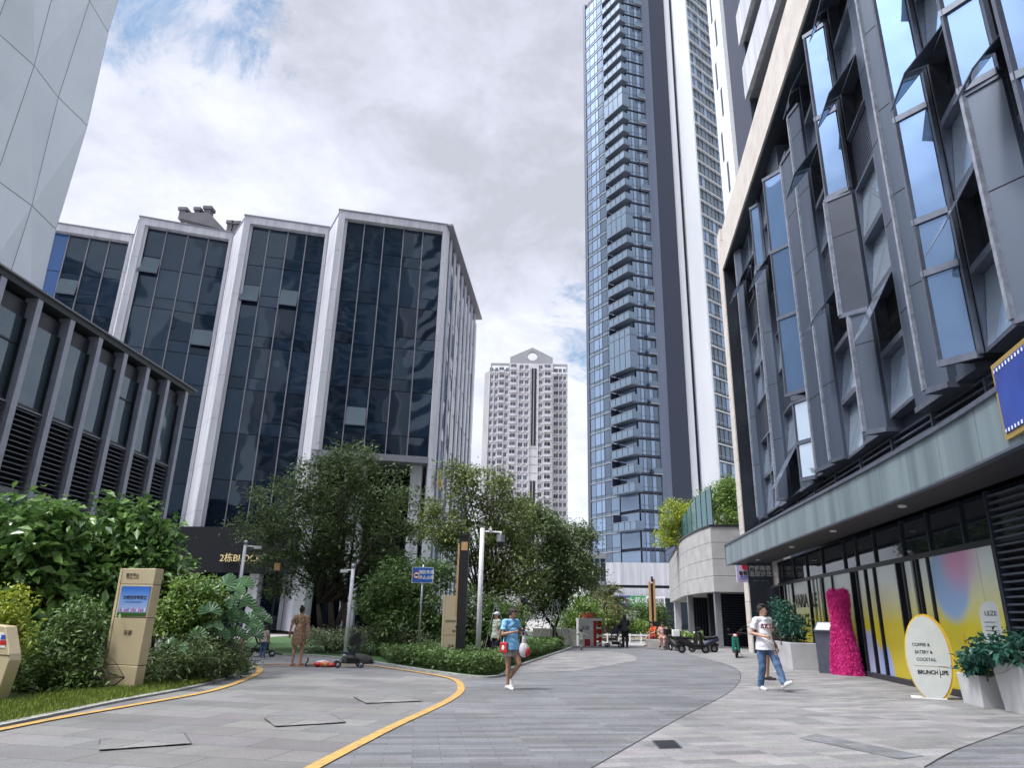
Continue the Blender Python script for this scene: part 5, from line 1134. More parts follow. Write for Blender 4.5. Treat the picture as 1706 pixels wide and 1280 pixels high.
# small beige totem in the hedge
t=empty('totem_sign',(-2.19,22.4,0),math.radians(-4),'shorter beige totem sign standing in the hedge beside the black light column','sign')
mb=MB(); mb.box(-.24,.24,0,.18,0,.86,'beige_metal'); mb.build('body_panel',None,t); mb=MB(); mb.box(-.24,.24,0,.18,.872,2.02,'beige_metal'); mb.build('body_panel',None,t)
mb=MB(); mb.box(-.31,-.25,.02,.17,0,2.03,'beige_sun_side'); mb.build('side_fin',None,t); mb=MB(); mb.box(-.25,.23,.02,.16,0,2.0,'ink_dark'); mb.build('frame',None,t)
for s_,x,z,sz in (('➔',.16,1.82,.11),('♿',.13,1.62,.11),('▲',.15,1.46,.08),('西塔写字楼',.0,1.26,.085),('◆',.13,1.10,.07),('商铺',.10,.98,.09),('乐都',.0,.55,.10)): text(s_,sz,'ink_dark',(x,-.004,z),(RX,0,0),t,extrude=.001)
# black light column with lit-looking wooden strip
def lightcol(base,h,w_,label,z0,z1,panel=True):
    r=empty('light_column',base,0,label,'lamp'); mb=MB(); mb.box(-w_/2,w_/2,-w_/2,w_/2,0,h,'black'); bevel(mb.build('post',None,r),.006)
    mb=MB(); mb.box(-w_/2-.06,-w_/2-.005,-w_/2,-w_/2+.12,z0,z1,'wood_light'); mb.build('light_strip',None,r)
    if panel: mb=MB(); mb.box(-.09,.10,-w_/2-.006,-w_/2+.001,h-.42,h-.17,'wood_light'); mb.build('light_panel',None,r); mb=MB(); mb.box(-w_/2-.02,w_/2+.03,-w_/2-.02,w_/2+.02,h,h+.06,'black'); mb.build('cap',None,r); mb=MB(); mb.ell((.02,-w_/2,.35),(.05,.02,.035),'chrome_grey'); mb.build('socket_cover',None,r)
    return r
lightcol((-1.84,21.6,0),3.72,.26,'tall black light column with a pale strip, left of the white camera post',1.4,3.5)
lightcol((-.05,28.5,0),2.15,.20,'shorter black light column behind the walking woman',1.35,2.05,False)
r=empty('light_panel_lamp',(-9.75,28.4,0),0,'slim black lamp with a small square amber panel under the dark tree','lamp'); mb=MB(); mb.box(-.03,.03,-.03,.03,0,3.28,'black'); mb.build('post',None,r); mb=MB(); mb.box(-.11,.11,-.105,-.03,3.0,3.28,'wood_light'); mb.build('light_panel',None,r)
r=empty('lamp_mast',(7.75,44,0),0,'paired wooden lamp posts with a dark foot and black crossbar near the seated women','lamp')
mb=MB(); mb.box(-.22,-.10,-.07,.07,1.3,3.6,'wood_light'); mb.build('post',None,r); mb=MB(); mb.box(.04,.16,-.07,.07,1.3,3.75,'wood_light'); mb.build('post',None,r); mb=MB(); mb.box(-.26,.2,-.12,.12,0,1.3,'black'); mb.build('foot',None,r); mb=MB(); mb.box(-.05,.05,-.1,.1,3.6,3.9,'black'); mb.box(-.1,.04,-.03,.03,1.5,3.5,'black'); mb.build('lamp_head',None,r)
# camera posts
def campost(base,h,label,r0=.07,side=1,dome=True,arm=.5,cat='camera post'):
    r=empty('camera_post',base,0,label,cat); mb=MB(); mb.tube([(0,0,0),(0,0,h*.45),(0,0,h)],[r0,r0*.9,r0*.85],'white_paint',14); mb.build('post',None,r,True)
    mb=MB(); mb.cyl(0,0,0,.05,r0*2,'white_paint',12); mb.build('base_plate',None,r)
    mb=MB(); mb.tube([(0,0,h-.10),(side*arm,0,h-.12)],.028,'white_paint',8); mb.build('arm',None,r)
    if dome:
        mb=MB(); x=side*arm*.95; mb.cyl(x,0,h-.42,h-.2,.125,'chrome_grey',16); mb.tube([(x,0,h-.2),(x,0,h-.12)],.03,'white_paint',8); d=mb.build('dome_camera',None,r); mb=MB(); mb.ell((x,0,h-.44),(.11,.11,.13),'black',14,8); mb.build('lens_dome',None,d)
        mb=MB(); mb.box(side*.2,side*.3,-.05,.05,h-.07,h+.0,'white_paint'); mb.tube([(side*.26,0,h),(side*.26,0,h+.06)],.02,'white_paint',6); mb.build('bullet_camera',None,r)
    else:
        mb=MB(); mb.ell((0,0,h+.02),(.09,.09,.10),'chrome_grey'); mb.build('cap',None,r)
        mb=MB(); mb.box(side*arm-.1,side*arm+.16,-.05,.05,h-.2,h-.09,'white_paint'); mb.build('bullet_camera',None,r)
    return r
campost((-1.38,22.6,0),4.10,'nearest white camera post, with a dome camera, right of the black light column',r0=.085,arm=.62)
campost((-6.25,26.2,0),3.05,'white camera post standing before the dark tree, its arm to the left',r0=.075,side=-1,dome=False,arm=.35)
campost((-10.6,27,0),3.9,'white camera post at the left near the gold lettering, its arm to the right',r0=.07,side=1,dome=False,arm=.45)
r=empty('utility_pole',(2.35,41.5,0),0,'grey white pole with a small box at the right edge of the tree bed','pole'); mb=MB(); mb.tube([(0,0,0),(0,0,5.2)],[.07,.05],'chrome_grey',10); mb.build('post',None,r,True); mb=MB(); mb.box(-.4,-.06,-.1,.1,1.9,2.5,'chrome_grey'); mb.build('box',None,r)
# blue sign
r=empty('blue_sign',(-3.25,23.0,0),0,'blue rectangular notice with red ring on a grey post in the bed','sign'); mb=MB(); mb.tube([(0,0,0),(0,0,2.96)],.032,'chrome_grey',10); mb.build('post',None,r,True)
mb=MB(); mb.box(-.34,.33,-.06,-.035,2.40,2.88,'white_ink'); mb.build('border',None,r); mb=MB(); mb.box(-.325,.315,-.065,-.06,2.415,2.865,'blue_sign'); pn=mb.build('panel',None,r)
mb=MB(); mb.tube([(-.19,-.07,2.63),(-.19,-.064,2.63)],.115,'red_paint',20); mb.build('ring',None,r); mb=MB(); mb.tube([(-.19,-.073,2.63),(-.19,-.0705,2.63)],.085,'white_ink',20); mb.box(-.25,-.13,-.076,-.0735,2.60,2.66,'ink_black'); mb.build('pictogram',None,r)
text('消防车道\n禁止占用',.125,'white_ink',(.115,-.069,2.64),(RX,0,0),r,extrude=.001,bold=.003,line=1.3)
# red and white booth
r=empty('toy_booth',(3.55,40.5,0),math.radians(8),'small red and white booth near the running child','booth')
mb=MB(); mb.box(-.62,.2,-.3,.3,0,1.3,'white_paint'); mb.build('body',None,r); mb=MB(); mb.box(.2,.36,-.32,.32,0,1.32,'red_paint'); mb.box(-.62,.66,-.34,.34,1.3,1.42,'white_paint'); mb.build('frame',None,r)
mb=MB(); 
for z in np.arange(.08,1.25,.2): mb.box(.36,.66,-.3,.3,z,z+.1,'red_paint' if int(z*5)%2 else 'white_paint')
mb.box(.62,.66,-.3,.3,0,1.3,'red_paint'); mb.build('shelf',None,r); mb=MB(); mb.box(-.3,0,-.34,-.305,.0,.35,'red_paint'); mb.build('door',None,r)
text('乐园',.22,'ink_dark',(-.25,-.305,.9),(RX,0,0),r)
leafmesh('flower_top',rng.normal(size=(260,3))*np.array([.22,.15,.09])+np.array([-.05,0,1.52]),.1,'red_paint',r)['kind']='stuff'
r=empty('low_wall',(1.6,41,0),0,'low grey stone wall beside the red and white booth','wall')
for k in range(3): mb=MB(); mb.box(-1.1+k*1.0,-.12+k*1.0,-.3,.3,0,.85,'planter_stone'); mb.build('panel',None,r)
# white barrier rail
r=empty('barrier_rail',(5.4,46,0),0,'low white and brown barrier rail before the far hedge','barrier')
for x in np.arange(-1.6,2.7,.7): mb=MB(); mb.cyl(x,0,0,.55,.05,'white_paint',8); mb.build('post',None,r)
mb=MB(); mb.box(-1.8,2.8,-.03,.03,.42,.52,'white_paint'); mb.box(-1.8,2.8,-.035,.035,.28,.34,'beige_metal'); mb.build('rail',None,r)
# stone bench planter
r=empty('stone_planter',(7.3,37.6,0),0,'long low stone planter that the two women sit on','planter')
mb=MB(); mb.prism([(-.95,1.1),(-1.05,.3),(-.6,-.25),(1.3,-2.7),(1.7,-2.7),(1.7,1.5)],0,.46,'planter_stone'); o=mb.build('body',None,r); bevel(o,.02)
mb=MB(); mb.prism([(-.7,.9),(-.3,0),(1.4,-2.3),(1.5,1.3)],.46,.48,'soil'); mb.build('soil',None,r)
# white planters
def planter(base,rz,top,bot,h,label,plants,m='planter_white',leaf='leaf_teal'):
    r=empty('planter',base,rz,label,'planter'); (a,b),(c,d)=top,bot; mb=MB()
    mb.hexa([(-c,-d,0),(c,-d,0),(c,d,0),(-c,d,0)],[(-a,-b,h),(a,-b,h),(a,b,h),(-a,b,h)],m); mb.hexa([(-a+.04,-b+.04,h+.002),(a-.04,-b+.04,h+.002),(a-.04,b-.04,h+.002),(-a+.04,b-.04,h+.002)],[(-a+.05,-b+.05,h+.01),(a-.05,-b+.05,h+.01),(a-.05,b-.05,h+.01),(-a+.05,b-.05,h+.01)],'soil')
    o=mb.build('body',None,r); bevel(o,.012)
    return r
planter((8.85,24.2,0),math.radians(83),((1.15,.42)),((1.1,.38)),.80,'white rectangular planter beyond the pink sculpture, bushes in it',None)
tree('potted_bush',(8.8,24.2,.8),[(8.75,24.6,1.45,.35,.5,.55),(8.8,23.9,1.3,.35,.5,.4),(8.75,25.1,1.6,.25,.3,.5)],'upright teal green bushes growing in the white planter beyond the sculpture','plant',ncl=110,per=26,spread=.10,leaf=.13,m='leaf_teal',r0=.015,stems=5,n=16,aspect=.3)
planter((8.62,11.9,0),math.radians(83),((1.45,.42)),((1.35,.36)),.82,'large white planter at the right edge of the plaza',None)
tree('potted_bush',(8.5,12.3,.8),[(8.35,12.9,1.0,.3,.35,.3),(8.45,12.2,1.05,.35,.5,.25),(8.3,13.4,.8,.25,.25,.28),(8.5,11.4,1.05,.35,.5,.25)],'leafy teal plants spilling from the large white planter at the right edge','plant',ncl=150,per=22,spread=.09,leaf=.14,m='leaf_teal',r0=.015,stems=5,n=16,aspect=.5)
r=planter((8.62,14.05,0),math.radians(83),((.42,.3)),((.38,.27)),.55,'small pale square planter marked with a drawn plant, beside the oval sign',None)
text('DA',.14,'frame_grey',(.05,.0,0),(RX,0,0),r,extrude=.002).location=(-.1,-.305,.3)
r.children[-1].rotation_euler=(RX,0,0)
tree('potted_bush',(8.55,14.0,.55),[(8.5,14.0,.72,.22,.22,.2),(8.4,13.7,.62,.16,.16,.25)],'dark teal plant tumbling from the small square planter','plant',ncl=46,per=20,spread=.08,leaf=.12,m='leaf_teal',r0=.008,stems=2,n=5,aspect=.5)
# oval sign
r=empty('oval_sign',(8.20,15.05,0),math.radians(-24),'large white oval sign with yellow rim standing on the paving before the mural','sign')
def oval(cx,cz,rx,rz,cut,n=40):
    out=[]
    for i in range(n): a=2*math.pi*i/n; x,z=cx+rx*math.cos(a),cz+rz*math.sin(a); out.append((x,max(z,cut)))
    return out
mat('oval_white',(.60,.62,.58),(.55,.58,.56),rough=.3); mat('rim_yellow',(.72,.46,.03),(.66,.40,.03),rough=.4)
mb=MB(); q=oval(0,.78,.43,.84,.0); mb.hexa([(x,0,z) for x,z in q],[(x,.10,z) for x,z in q],'rim_yellow'); mb.build('rim',None,r)
mb=MB(); q=oval(-.02,.78,.395,.80,.012); mb.hexa([(x,-.012,z) for x,z in q],[(x,.002,z) for x,z in q],'oval_white'); mb.build('board',None,r)
for s_,x,z,sz in (('COFFEE &',-.12,1.02,.085),('EATERY &',-.09,.88,.085),('COCKTAIL',-.06,.74,.085),('BRUNCH LIFE',.02,.50,.105)): text(s_,sz,'ink_black',(x,-.014,z),(RX,0,0),r,extrude=.001,bold=.004 if sz>.1 else .0015,sx=.85)
mb=MB(); mb.box(-.3,.3,-.016,-.013,.62,.628,'beige_metal'); mb.build('rule',None,r); mb=MB(); mb.box(-.42,.2,-.02,.35,0,.03,'white_paint'); mb.build('foot',None,r)
# tall menu board on the louvres
r=empty('menu_board',(8.78,13.75,.75),math.radians(-72),'tall narrow white menu board with rounded top leaning by the louvred wall','sign')
mb=MB(); q=[(-.24,0),(.24,0)]+[(.24*math.cos(a),.85+.26*math.sin(a)) for a in np.linspace(0,math.pi,14)]; mb.hexa([(x,0,z) for x,z in q],[(x,.05,z) for x,z in q],'oval_white'); mb.build('board',None,r)
text('LEZE',.12,'ink_dark',(0,-.006,.88),(RX,0,0),r,extrude=.001); mb=MB()
for i in range(9): mb.box(-.17,.12-.03*(i%3),-.005,-.001,.12+i*.075,.13+i*.075,'frame_grey')
mb.build('menu_lines',None,r)
mat('poster_orange',(.66,.36,.02),rough=.4)
r=empty('poster',(9.02,14.95,.4),math.radians(-83),'orange rounded poster stuck on the yellow mural beside the oval sign','poster')
mb=MB(); q=[(-.17,0),(.17,0)]+[(.17*math.cos(a),.75+.16*math.sin(a)) for a in np.linspace(0,math.pi,12)]; mb.hexa([(x,0,z) for x,z in q],[(x,.02,z) for x,z in q],'poster_orange'); mb.build('sheet',None,r)
for i,z in enumerate((.7,.55,.42,.3)): text(('NEW MENU','●','OPEN','10-22')[i],.06,'ink_dark',(0,-.004,z),(RX,0,0),r,extrude=.001)
# pink shaggy sculpture
r=empty('pink_sculpture',(9.22,21.35,0),math.radians(-58),'shaggy magenta sculpture with two rounded tops like a gown, before the mural','sculpture')
prof=[(0,.56),(.12,.56),(.5,.50),(.9,.41),(1.3,.32),(1.6,.29),(1.8,.31),(2.0,.35),(2.12,.36)]
mb=MB(); n=26; vs=[];fs=[]
for (z,hw) in prof:
    for i in range(n):
        a=2*math.pi*i/n; vs.append((hw*math.copysign(abs(math.cos(a))**.8,math.cos(a))*.8,.20*math.sin(a)*(1 if z<2 else .8),z))
for j in range(len(prof)-1):
    for i in range(n): fs.append((j*n+i,j*n+(i+1)%n,(j+1)*n+(i+1)%n,(j+1)*n+i))
mb.mesh(vs,fs,'pink_fur'); mb.ell((-.16,0,2.16),(.13,.13,.17),'pink_fur',14,8); mb.ell((.16,0,2.16),(.13,.13,.17),'pink_fur',14,8); mb.build('body',None,r,True)
c=[];ax=[]
for i in range(15000):
    z=rng.random()*2.12; hw=np.interp(z,[p[0] for p in prof],[p[1] for p in prof])*.8; a=rng.uniform(0,2*math.pi)
    c.append((hw*math.copysign(abs(math.cos(a))**.8,math.cos(a)),.20*math.sin(a),z)); ax.append((math.cos(a)*.35,math.sin(a)*.45-.1,-1+rng.normal()*.4))
for s_ in (-.16,.16):
    for i in range(900):
        d=rng.normal(size=3); d/=np.linalg.norm(d); c.append((s_+.13*d[0],.13*d[1],2.16+.17*d[2])); ax.append((d[0],d[1],d[2]-.3))
leafmat('pink_strand',(.90,.07,.40),(.62,.03,.24),rough=.7,tr=.1)
leafmesh('fur',c,.085,'pink_strand',r,aspect=.16,upb=0,droop=.0,axis=np.array(ax))
# lectern sign
r=empty('lectern_sign',(8.95,21.95,0),math.radians(-35),'dark grey slanted lectern sign standing left of the pink sculpture','sign')
mb=MB(); mb.hexa([(-.25,-.1,0),(.25,-.1,0),(.25,.25,0),(-.25,.25,0)],[(-.25,-.22,1.15),(.25,-.22,1.15),(.25,.12,1.3),(-.25,.12,1.3)],'frame_grey'); bevel(mb.build('body',None,r),.01)
mb=MB(); mb.hexa([(-.25,-.27,1.15),(.25,-.27,1.15),(.25,.2,1.4),(-.25,.2,1.4)],[(-.25,-.29,1.19),(.25,-.29,1.19),(.25,.18,1.44),(-.25,.18,1.44)],'frame_grey'); mb.build('top',None,r)
mb=MB(); q=[Vector((-.2,-.26,1.198)),Vector((.2,-.26,1.198)),Vector((.2,.12,1.40)),Vector((-.2,.12,1.40))]; up=Vector((0,-.004,.008)); mb.hexa([p+up*.5 for p in q],[p+up*2 for p in q],'oval_white'); mb.build('panel',None,r)
# ---------------------------------------------------------------- two-wheelers
def wheel(par,x,z,r_,w_,y=0,spokes=8,thin=False,m='rubber'):
    mb=MB(); pts=[(x+r_*math.cos(a),y,z+r_*math.sin(a)) for a in np.linspace(0,2*math.pi,25)]; mb.tube(pts,w_,m,7,cap=False); t=mb.build('wheel',None,par,True)
    mb=MB(); 
    for k in range(spokes): a=math.pi*k/spokes; mb.tube([(x-r_*.92*math.cos(a),y,z-r_*.92*math.sin(a)),(x+r_*.92*math.cos(a),y,z+r_*.92*math.sin(a))],.004 if thin else .018,'steel',4)
    mb.cyl(x,y-.04,z,z,.01,'steel') if False else mb.ell((x,y,z),(.05,.045,.05) if not thin else (.02,.03,.02),'chrome_grey'); mb.build('hub',None,t); return t
def scooter(base,rz,body,accent,label,box=False,shield=True):
    r=empty('scooter',base,rz,label,'scooter','parked scooters under the stone terrace')
    wheel(r,-.64,.21,.165,.05); wheel(r,.60,.21,.165,.05)
    mb=MB(); mb.tube([(-.92,0,.70),(-.78,0,.66),(-.5,0,.56),(-.22,0,.44),(.0,0,.32),(.38,0,.28)],[.05,.13,.17,.17,.14,.10],body,14); b_=mb.build('body',None,r,True)
    for v in b_.data.vertices: v.co.y*=.95
    mb=MB(); mb.box(-.12,.42,-.17,.17,.22,.29,body); bevel(mb.build('footboard',None,r),.03,2)
    mb=MB(); mb.ell((-.48,0,.76),(.40,.14,.075),'black',16,8); mb.ell((-.72,0,.80),(.16,.13,.07),'black',12,6); mb.build('seat',None,r,True)
    mb=MB(); mb.ell((-.66,0,.40),(.27,.085,.10),accent,14,8); mb.build('rear_mudguard',None,r,True)
    mb=MB(); mb.hexa([(.34,-.2,.28),(.44,-.17,.28),(.44,.17,.28),(.34,.2,.28)],[(.30,-.17,.92),(.42,-.13,.95),(.42,.13,.95),(.30,.17,.92)],accent); bevel(mb.build('leg_shield',None,r),.02,2)
    mb=MB(); mb.ell((.60,0,.40),(.20,.075,.075),accent,12,8); mb.build('mudguard',None,r,True)
    mb=MB(); mb.tube([(.58,0,.24),(.38,0,.9),(.34,0,1.02)],.028,'black',8); mb.build('fork',None,r)
    mb=MB(); mb.tube([(.22,-.33,1.03),(.32,-.12,1.03),(.32,.12,1.03),(.22,.33,1.03)],.018,'black',7); mb.box(.28,.42,-.12,.12,.94,1.06,body); mb.build('handlebar',None,r)
    mb=MB(); mb.ell((.44,0,1.0),(.04,.08,.06),'white_paint'); mb.build('headlight',None,r)
    for s_ in (-1,1): mb=MB(); mb.tube([(.28,s_*.22,1.04),(.28,s_*.28,1.22)],.006,'black',5); mb.ell((.27,s_*.29,1.25),(.015,.06,.04),'black'); mb.build('mirror',None,r)
    mb=MB(); mb.box(-.9,-.86,-.06,.06,.55,.62,'red_paint'); mb.build('tail_light',None,r); mb=MB(); mb.tube([(-.1,.14,.25),(-.15,.26,.02)],.012,'steel',5); mb.build('kickstand',None,r)
    r.scale=(.86,.86,.86)
    if box: mb=MB(); mb.box(-1.1,-.74,-.2,.2,.82,1.15,'white_paint' if box=='w' else 'black'); bevel(mb.build('top_box',None,r),.03,2)
    return r
scooter((7.25,35.4,0),math.radians(-75),'black','black','black scooter seen from behind, at the near end of the stone planter','b')
scooter((7.7,33.6,0),math.radians(0),'black','black','black scooter with a white box, parked sideways under the terrace','w')
scooter((8.35,34.6,0),math.radians(186),'navy_panel','black','second dark scooter parked behind the sideways one')
mat('scooter_teal',(.01,.16,.12),rough=.3)
scooter((8.7,30.4,0),math.radians(-108),'red_paint','scooter_teal','red and teal scooter facing out beside the end of the shops')
r=empty('bicycle',(9.35,24.3,0),math.radians(-62),'black bicycle leaning by the white planter and lectern sign','bicycle')
wheel(r,-.52,.34,.32,.022,spokes=9,thin=True); wheel(r,.52,.34,.32,.022,spokes=9,thin=True)
mb=MB()
for a,b in (((-.52,.34),(-.1,.30)),((-.52,.34),(-.18,.75)),((-.1,.30),(-.2,.85)),((-.1,.30),(.35,.72)),((-.18,.75),(.32,.80)),((.52,.34),(.30,.95))): mb.tube([(a[0],0,a[1]),(b[0],0,b[1])],.017,'black',7)
mb.build('frame',None,r); mb=MB(); mb.ell((-.22,0,.90),(.13,.07,.035),'black'); mb.build('saddle',None,r); mb=MB(); mb.tube([(.25,-.28,1.0),(.31,-.1,1.0),(.31,.1,1.0),(.25,.28,1.0)],.013,'black',6); mb.build('handlebar',None,r)
mb=MB(); mb.tube([(-.1,-.06,.30),(-.1,.06,.30)],.09,'dark_metal',14); mb.build('crank',None,r); mb=MB(); mb.tube([(-.85,0,.45),(-.75,0,.65),(-.5,0,.72),(-.28,0,.62)],.02,'black',6); mb.build('mudguard',None,r); mb=MB(); 
for z in (.85,.95,1.05,1.12): mb.tube([(.38,-.13,z),(.62,-.13,z),(.62,.13,z),(.38,.13,z),(.38,-.13,z)],.008,'black',4)
mb.box(.38,.62,-.13,.13,.84,.86,'black'); mb.build('basket',None,r)
# strollers
def stroller(base,rz,label,canopy='black',fabric='panel_dark',group='strollers'):
    r=empty('stroller',base,rz,label,'stroller',group)
    for x,y in ((-.35,-.25),(-.35,.25),(.38,-.22),(.38,.22)): wheel(r,x,.10,.085,.022,y,4)
    mb=MB()
    for y in (-.23,.23): mb.tube([(.38,y,.12),(.0,y,.45),(-.42,y,.95),(-.52,y,1.0)],.013,'black',6); mb.tube([(-.35,y,.12),(-.02,y,.5),(.1,y,.62)],.013,'black',6)
    mb.tube([(-.52,-.23,1.0),(-.56,0,1.02),(-.52,.23,1.0)],.018,'rubber',7); mb.tube([(-.35,-.25,.12),(-.35,.25,.12)],.012,'black',5); mb.build('frame',None,r)
    mb=MB(); mb.hexa([(-.15,-.2,.38),(.28,-.2,.42),(.28,.2,.42),(-.15,.2,.38)],[(-.15,-.2,.44),(.28,-.2,.48),(.28,.2,.48),(-.15,.2,.44)],fabric); mb.hexa([(-.15,-.2,.42),(-.09,-.2,.42),(-.09,.2,.42),(-.15,.2,.42)],[(-.36,-.2,.88),(-.30,-.2,.90),(-.30,.2,.90),(-.36,.2,.88)],fabric); mb.build('seat',None,r)
    mb=MB(); n=8
    for i in range(n):
        a,b=math.radians(5+i*13),math.radians(5+(i+1)*13); f=lambda t,y:(-.3+.36*math.sin(t),y,.78+.34*math.cos(t))
        mb.face([f(a,-.23),f(b,-.23),f(b,.23),f(a,.23)],canopy); 
        for y in (-.23,.23): mb.face([(-.3,y,.78),f(a,y),f(b,y)],canopy)
    o=mb.build('canopy',None,r); mb=MB(); mb.box(-.3,.1,-.18,.18,.14,.28,'black'); mb.build('basket',None,r); return r
# ---------------------------------------------------------------- people
mat('skin',(.50,.29,.20),(.44,.25,.17),scale=8,rough=.5); mat('skin_tan',(.36,.20,.13),(.31,.165,.105),scale=8,rough=.5)
mat('hair_black',(.012,.010,.010),(.02,.016,.014),scale=30,rough=.75); mat('lip',(.36,.12,.10),rough=.5); mat('eye_white',(.7,.7,.68),rough=.3)
mat('shirt_white',(.74,.74,.76),(.66,.66,.69),scale=5,rough=.85,bump=.5,bscale=7); mat('jeans',(.10,.17,.30),(.055,.10,.20),scale=6,rough=.9,bump=.5,bscale=12)
mat('shoe_white',(.72,.72,.73),(.6,.6,.62),scale=9,rough=.6); mat('shirt_blue',(.22,.50,.76),(.17,.42,.68),scale=5,rough=.85,bump=.6,bscale=8)
mat('shorts_grey',(.36,.33,.29),(.27,.25,.22),scale=14,rough=.9,bump=.4,bscale=14); mat('bag_red',(.5,.03,.03),(.42,.02,.025),rough=.5)
mat('bag_plastic',(.72,.70,.72),(.62,.55,.58),scale=7,rough=.35,bump=.8,bscale=9); mat('dress_brown',(.40,.26,.15),(.10,.055,.035),scale=24,rough=.9,detail=3)
mat('dress_floral',(.55,.38,.36),(.30,.13,.13),scale=26,rough=.9); mat('cloth_orange',(.62,.10,.02),(.40,.05,.015),scale=10,rough=.9); mat('cloth_maroon',(.28,.04,.06),rough=.9)
mat('cloth_black',(.012,.012,.015),(.02,.02,.022),rough=.9); mat('cloth_teal',(.03,.25,.25),rough=.9); mat('cloth_pale',(.45,.50,.42),(.36,.40,.33),scale=20,rough=.9); mat('cloth_tan',(.30,.14,.075),(.22,.10,.055),scale=6,rough=.9)
mat('cloth_pink',(.6,.3,.36),(.5,.2,.26),scale=14,rough=.9); mat('cloth_navy',(.03,.035,.06),rough=.9); mat('top_print',(.62,.56,.50),(.30,.24,.20),scale=28,rough=.9)
def cone(mb,a,b,ra,rb,n=10,fl=None):
    """tapered limb piece with rounded ends"""
    a,b=Vector(a),Vector(b); d=(b-a); 
    if d.length<1e-5: return
    u=d.normalized(); mb.tube([a-u*ra*.75,a-u*ra*.4,a,b,b+u*rb*.4,b+u*rb*.75],[ra*.55,ra*.9,ra,rb,rb*.9,rb*.55],None,n)
def remesh(mb,vox,smooth=2):
    me=bpy.data.meshes.new('r'); me.from_pydata(mb.v,[],mb.f); o=bpy.data.objects.new('r',me); C.objects.link(o)
    md=o.modifiers.new('r','REMESH'); md.mode='VOXEL'; md.voxel_size=vox
    if smooth: s=o.modifiers.new('s','SMOOTH'); s.factor=.5; s.iterations=smooth
    dg=bpy.context.evaluated_depsgraph_get(); out=bpy.data.meshes.new_from_object(o.evaluated_get(dg)); bpy.data.objects.remove(o)
    out.materials.clear(); return out
def link_mesh(me,name,m,parent,extra=None):
    me.name=name; me.materials.append(M[m]); 
    if extra:                                   # extra faces (eyes, lips) kept in the same mesh, own slots
        bm=bmesh.new(); bm.from_mesh(me)
        for mname,mb in extra:
            me.materials.append(M[mname]); k=len(me.materials)-1; vs=[bm.verts.new(v) for v in mb.v]
            for f in mb.f:
                try: fc=bm.faces.new([vs[i] for i in f]); fc.material_index=k
                except Exception: pass
        bm.to_mesh(me); bm.free()
    me.polygons.foreach_set('use_smooth',[True]*len(me.polygons)); o=bpy.data.objects.new(name,me); C.objects.link(o); o.parent=parent; return o
DEF=dict(pel=(0,0,.93),hipL=(.095,0,.90),hipR=(-.095,0,.90),kneeL=(.10,-.015,.49),kneeR=(-.10,-.015,.49),ankL=(.10,.02,.085),ankR=(-.10,.02,.085),toeL=(.115,-.15,.035),toeR=(-.115,-.15,.035),
 waist=(0,.0,1.06),chest=(0,-.005,1.26),neck=(0,.015,1.45),shL=(.175,.015,1.40),shR=(-.175,.015,1.40),elL=(.235,.03,1.12),elR=(-.235,.03,1.12),wrL=(.255,-.03,.88),wrR=(-.255,-.03,.88),head=(0,-.01,1.585),
 hdL=(0,-.25,-1),hdR=(0,-.25,-1),pmL=(-1,0,0),pmR=(1,0,0))
